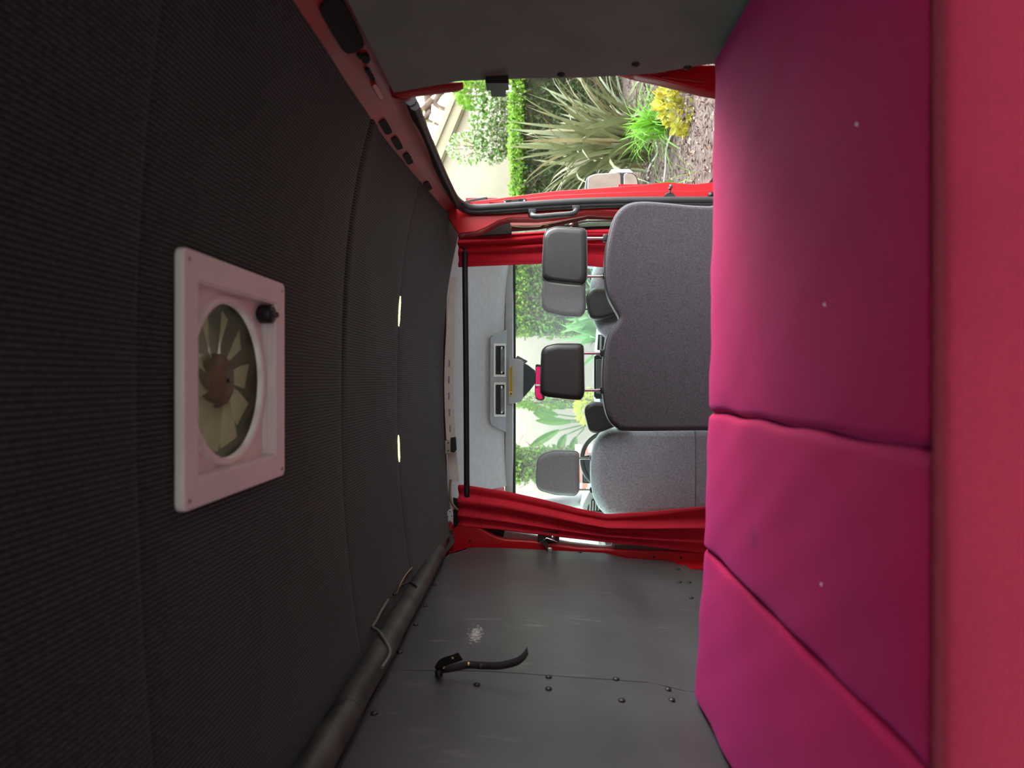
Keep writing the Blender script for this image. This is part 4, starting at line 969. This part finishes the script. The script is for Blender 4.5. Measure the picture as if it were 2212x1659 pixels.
# bark chips, dry leaves and white pipes in the mulch
mb = MB(); dl = MB(); random.seed(3)
for _ in range(6500):
    x = random.uniform(1.28,3.4); y = random.uniform(3.4,7.6); zg = soil((x-1.25)/7.75,(y-2.2)/11.8)[2]+random.uniform(.0,.02)
    d = Vector((random.gauss(0,1),random.gauss(0,1),random.gauss(.15,.35)))
    (dl if random.random()<.16 else mb) and leafquad(dl if random.random()<.14 else mb,(x,y,zg),d,(random.gauss(0,.4),random.gauss(0,.4),1),random.uniform(.02,.06),random.uniform(.008,.022))
mb.build('bark_chips',M('bark chip',(.085,.055,.042),.95,.3,20,island=.6),label='scattered brown bark chips over the garden bed',cat='mulch',kind='stuff')
dl.build('dry_leaves',M('dry leaf litter',(.36,.29,.19),.9,.2,20,island=.4),label='pale dry leaf litter lying on the bark chips',cat='leaf litter',kind='stuff')
m_hose = M('whitish weathered hose',(.30,.29,.28),.6,.1,10)
for pts,lab in (([(1415,300),(1420,330),(1405,355),(1398,380),(1402,400)],'weathered white irrigation hose curving beneath the strappy plant'),([(1452,285),(1440,320),(1438,360),(1434,395)],'weathered white irrigation hose nearer the golden shrub')):
    pp = []
    for px,py in pts: Y = 1.075*F/(px-VX); pp.append(P(px,py,Y))
    MB().tube(smooth_open(pp,5),.009,8).build('garden_hose',m_hose,label=lab,cat='hose',group='irrigation hoses')

# view through the windscreen
random.seed(11)
m_wallg = M('pale cream garden wall',(.33,.325,.26),.95,.06,3,.6,40)
q = thing('garden_wall','pale cream garden wall seen through the windscreen','wall',(0,11,-1.1))
MB().box((-1.95,11.0,-1.2),(1.25,11.25,1.5)).build('masonry',m_wallg,q)
MB().box((-2.0,10.96,1.5),(1.3,11.29,1.6),.01).build('coping',m_fascia,q)
hedge('leafy green hedge ahead of the passenger side',(.62,9.6,-1.1),(1.75,10.3,.62),3600,.5,l_mid,.07,.04)
hedge('sunny clipped shrub ahead of the driver side',(-1.50,9.7,-1.1),(-.98,10.2,.62),2600,.35,l_mid,.07,.04,nm='clipped_shrub')
a = P(1165,866,10.2); bush('light green bush behind the rear view mirror',a,(.12,.2,.55),900,l_new,.07,.03,'green_shrub')
am = [blade_mesh('leaf',.75,.085,c_,l_aga,7,.12) for c_ in (.3,.7,1.1,1.5)]
a = P(1300,700,8.2); clump('broad_leaf_clump','clump of broad blue-green leaves ahead of the windscreen',a[:2]+(-1.1,),am,85,.62,1.25,.10)
bm = [blade_mesh('leaf',.55,.15,c_,l_ban,8,.1) for c_ in (.2,.5)]
q = thing('banana_plant','tall banana-like plant with paddle leaves before cream wall','plant',P(1270,912,10.2)[:2]+(-1.1,))
for (pa,pb,pc,dx) in (((1275,905),(1215,900),(1152,878),0),((1275,910),(1210,908),(1175,899),1),((1275,912),(1240,912),(1195,910),0),((1270,915),(1215,925),(1168,950),1),((1265,920),(1225,935),(1212,955),1),((1258,880),(1225,885),(1190,870),0),((1262,925),(1245,940),(1240,960),0)):
    A_,B_,C_ = [Vector(P(*p_,10.2)) for p_ in (pa,pb,pc)]; mid = A_.lerp(C_,.5)*.4+B_*.6
    st = MB().tube(smooth_open([A_,mid,B_.lerp(C_,.3)],5),[.014-.009*i/10 for i in range(11)],6).build('stalk',l_ban,q)
    d = (C_-B_); L_ = d.length*1.25+.12; st_ = B_.lerp(C_,.15); d.normalize(); sd_ = d.cross(Vector((0,1,0))).normalized(); mb = MB(); A1=[];B1=[];M1=[]
    for i in range(9):
        t = i/8; w_ = .062*math.sin(PI*min(1,t*.93+.05))**.8; c_ = st_+d*L_*t+Vector((0,0,-.05*t*t if dx else .02*t)); A1.append(c_+sd_*w_+Vector((0,-.02,0))); M1.append(c_); B1.append(c_-sd_*w_+Vector((0,-.02,0)))
    mb.strip(A1,M1).strip(M1,B1).build('leaf',l_ban,q)
MB().tube([P(1262,912,10.2),(P(1270,912,10.2)[0],10.2,-1.1)],.06,8).build('stem',l_ban,q)
a = P(1275,880,9.6); bush('lime yellow low shrub beside the steering wheel view',a,(.25,.2,.20),700,leafmat('lime leaf',(.40,.50,.04),.3),.07,.035,'lime_shrub')
m_br = M('red brick',(.42,.10,.06),.9,.2,10,.5,60)
q = thing('brick_planter','low red brick planter seen beside the steering wheel','planter',(-1.15,8.6,-1.1))
bx0 = -1.42
MB().box((bx0,8.62,-1.12),(-.85,8.8,-.50)).build('mortar_core',M('mortar',(.5,.47,.42),.95),q)
bm_ = None
for r_ in range(8):
    for c_ in range(3):
        x = bx0+.095*(r_%2)+c_*.20; 
        if x+.18 > -.80: continue
        z = -1.10+r_*.076
        if bm_ is None: o = MB().box((x,8.60,z),(x+.185,8.66,z+.064)).build('brick',m_br,q); bm_ = o.data
        else:
            o = bpy.data.objects.new('brick',bm_); C.objects.link(o); o.parent = q; o.location = Vector((x+.0925,8.63,z))-WO[q.name]
q = thing('white_wall','bright white house wall ahead of the driver side','wall',(-3,12,-1.1))
MB().box((-4.6,12.0,-1.45),(-1.55,12.3,2.6)).build('masonry',M('white painted wall',(.6,.6,.6),.9,.03,4),q)
MB().box((-4.7,11.9,2.6),(-1.5,12.4,2.75)).build('coping',m_fascia,q)
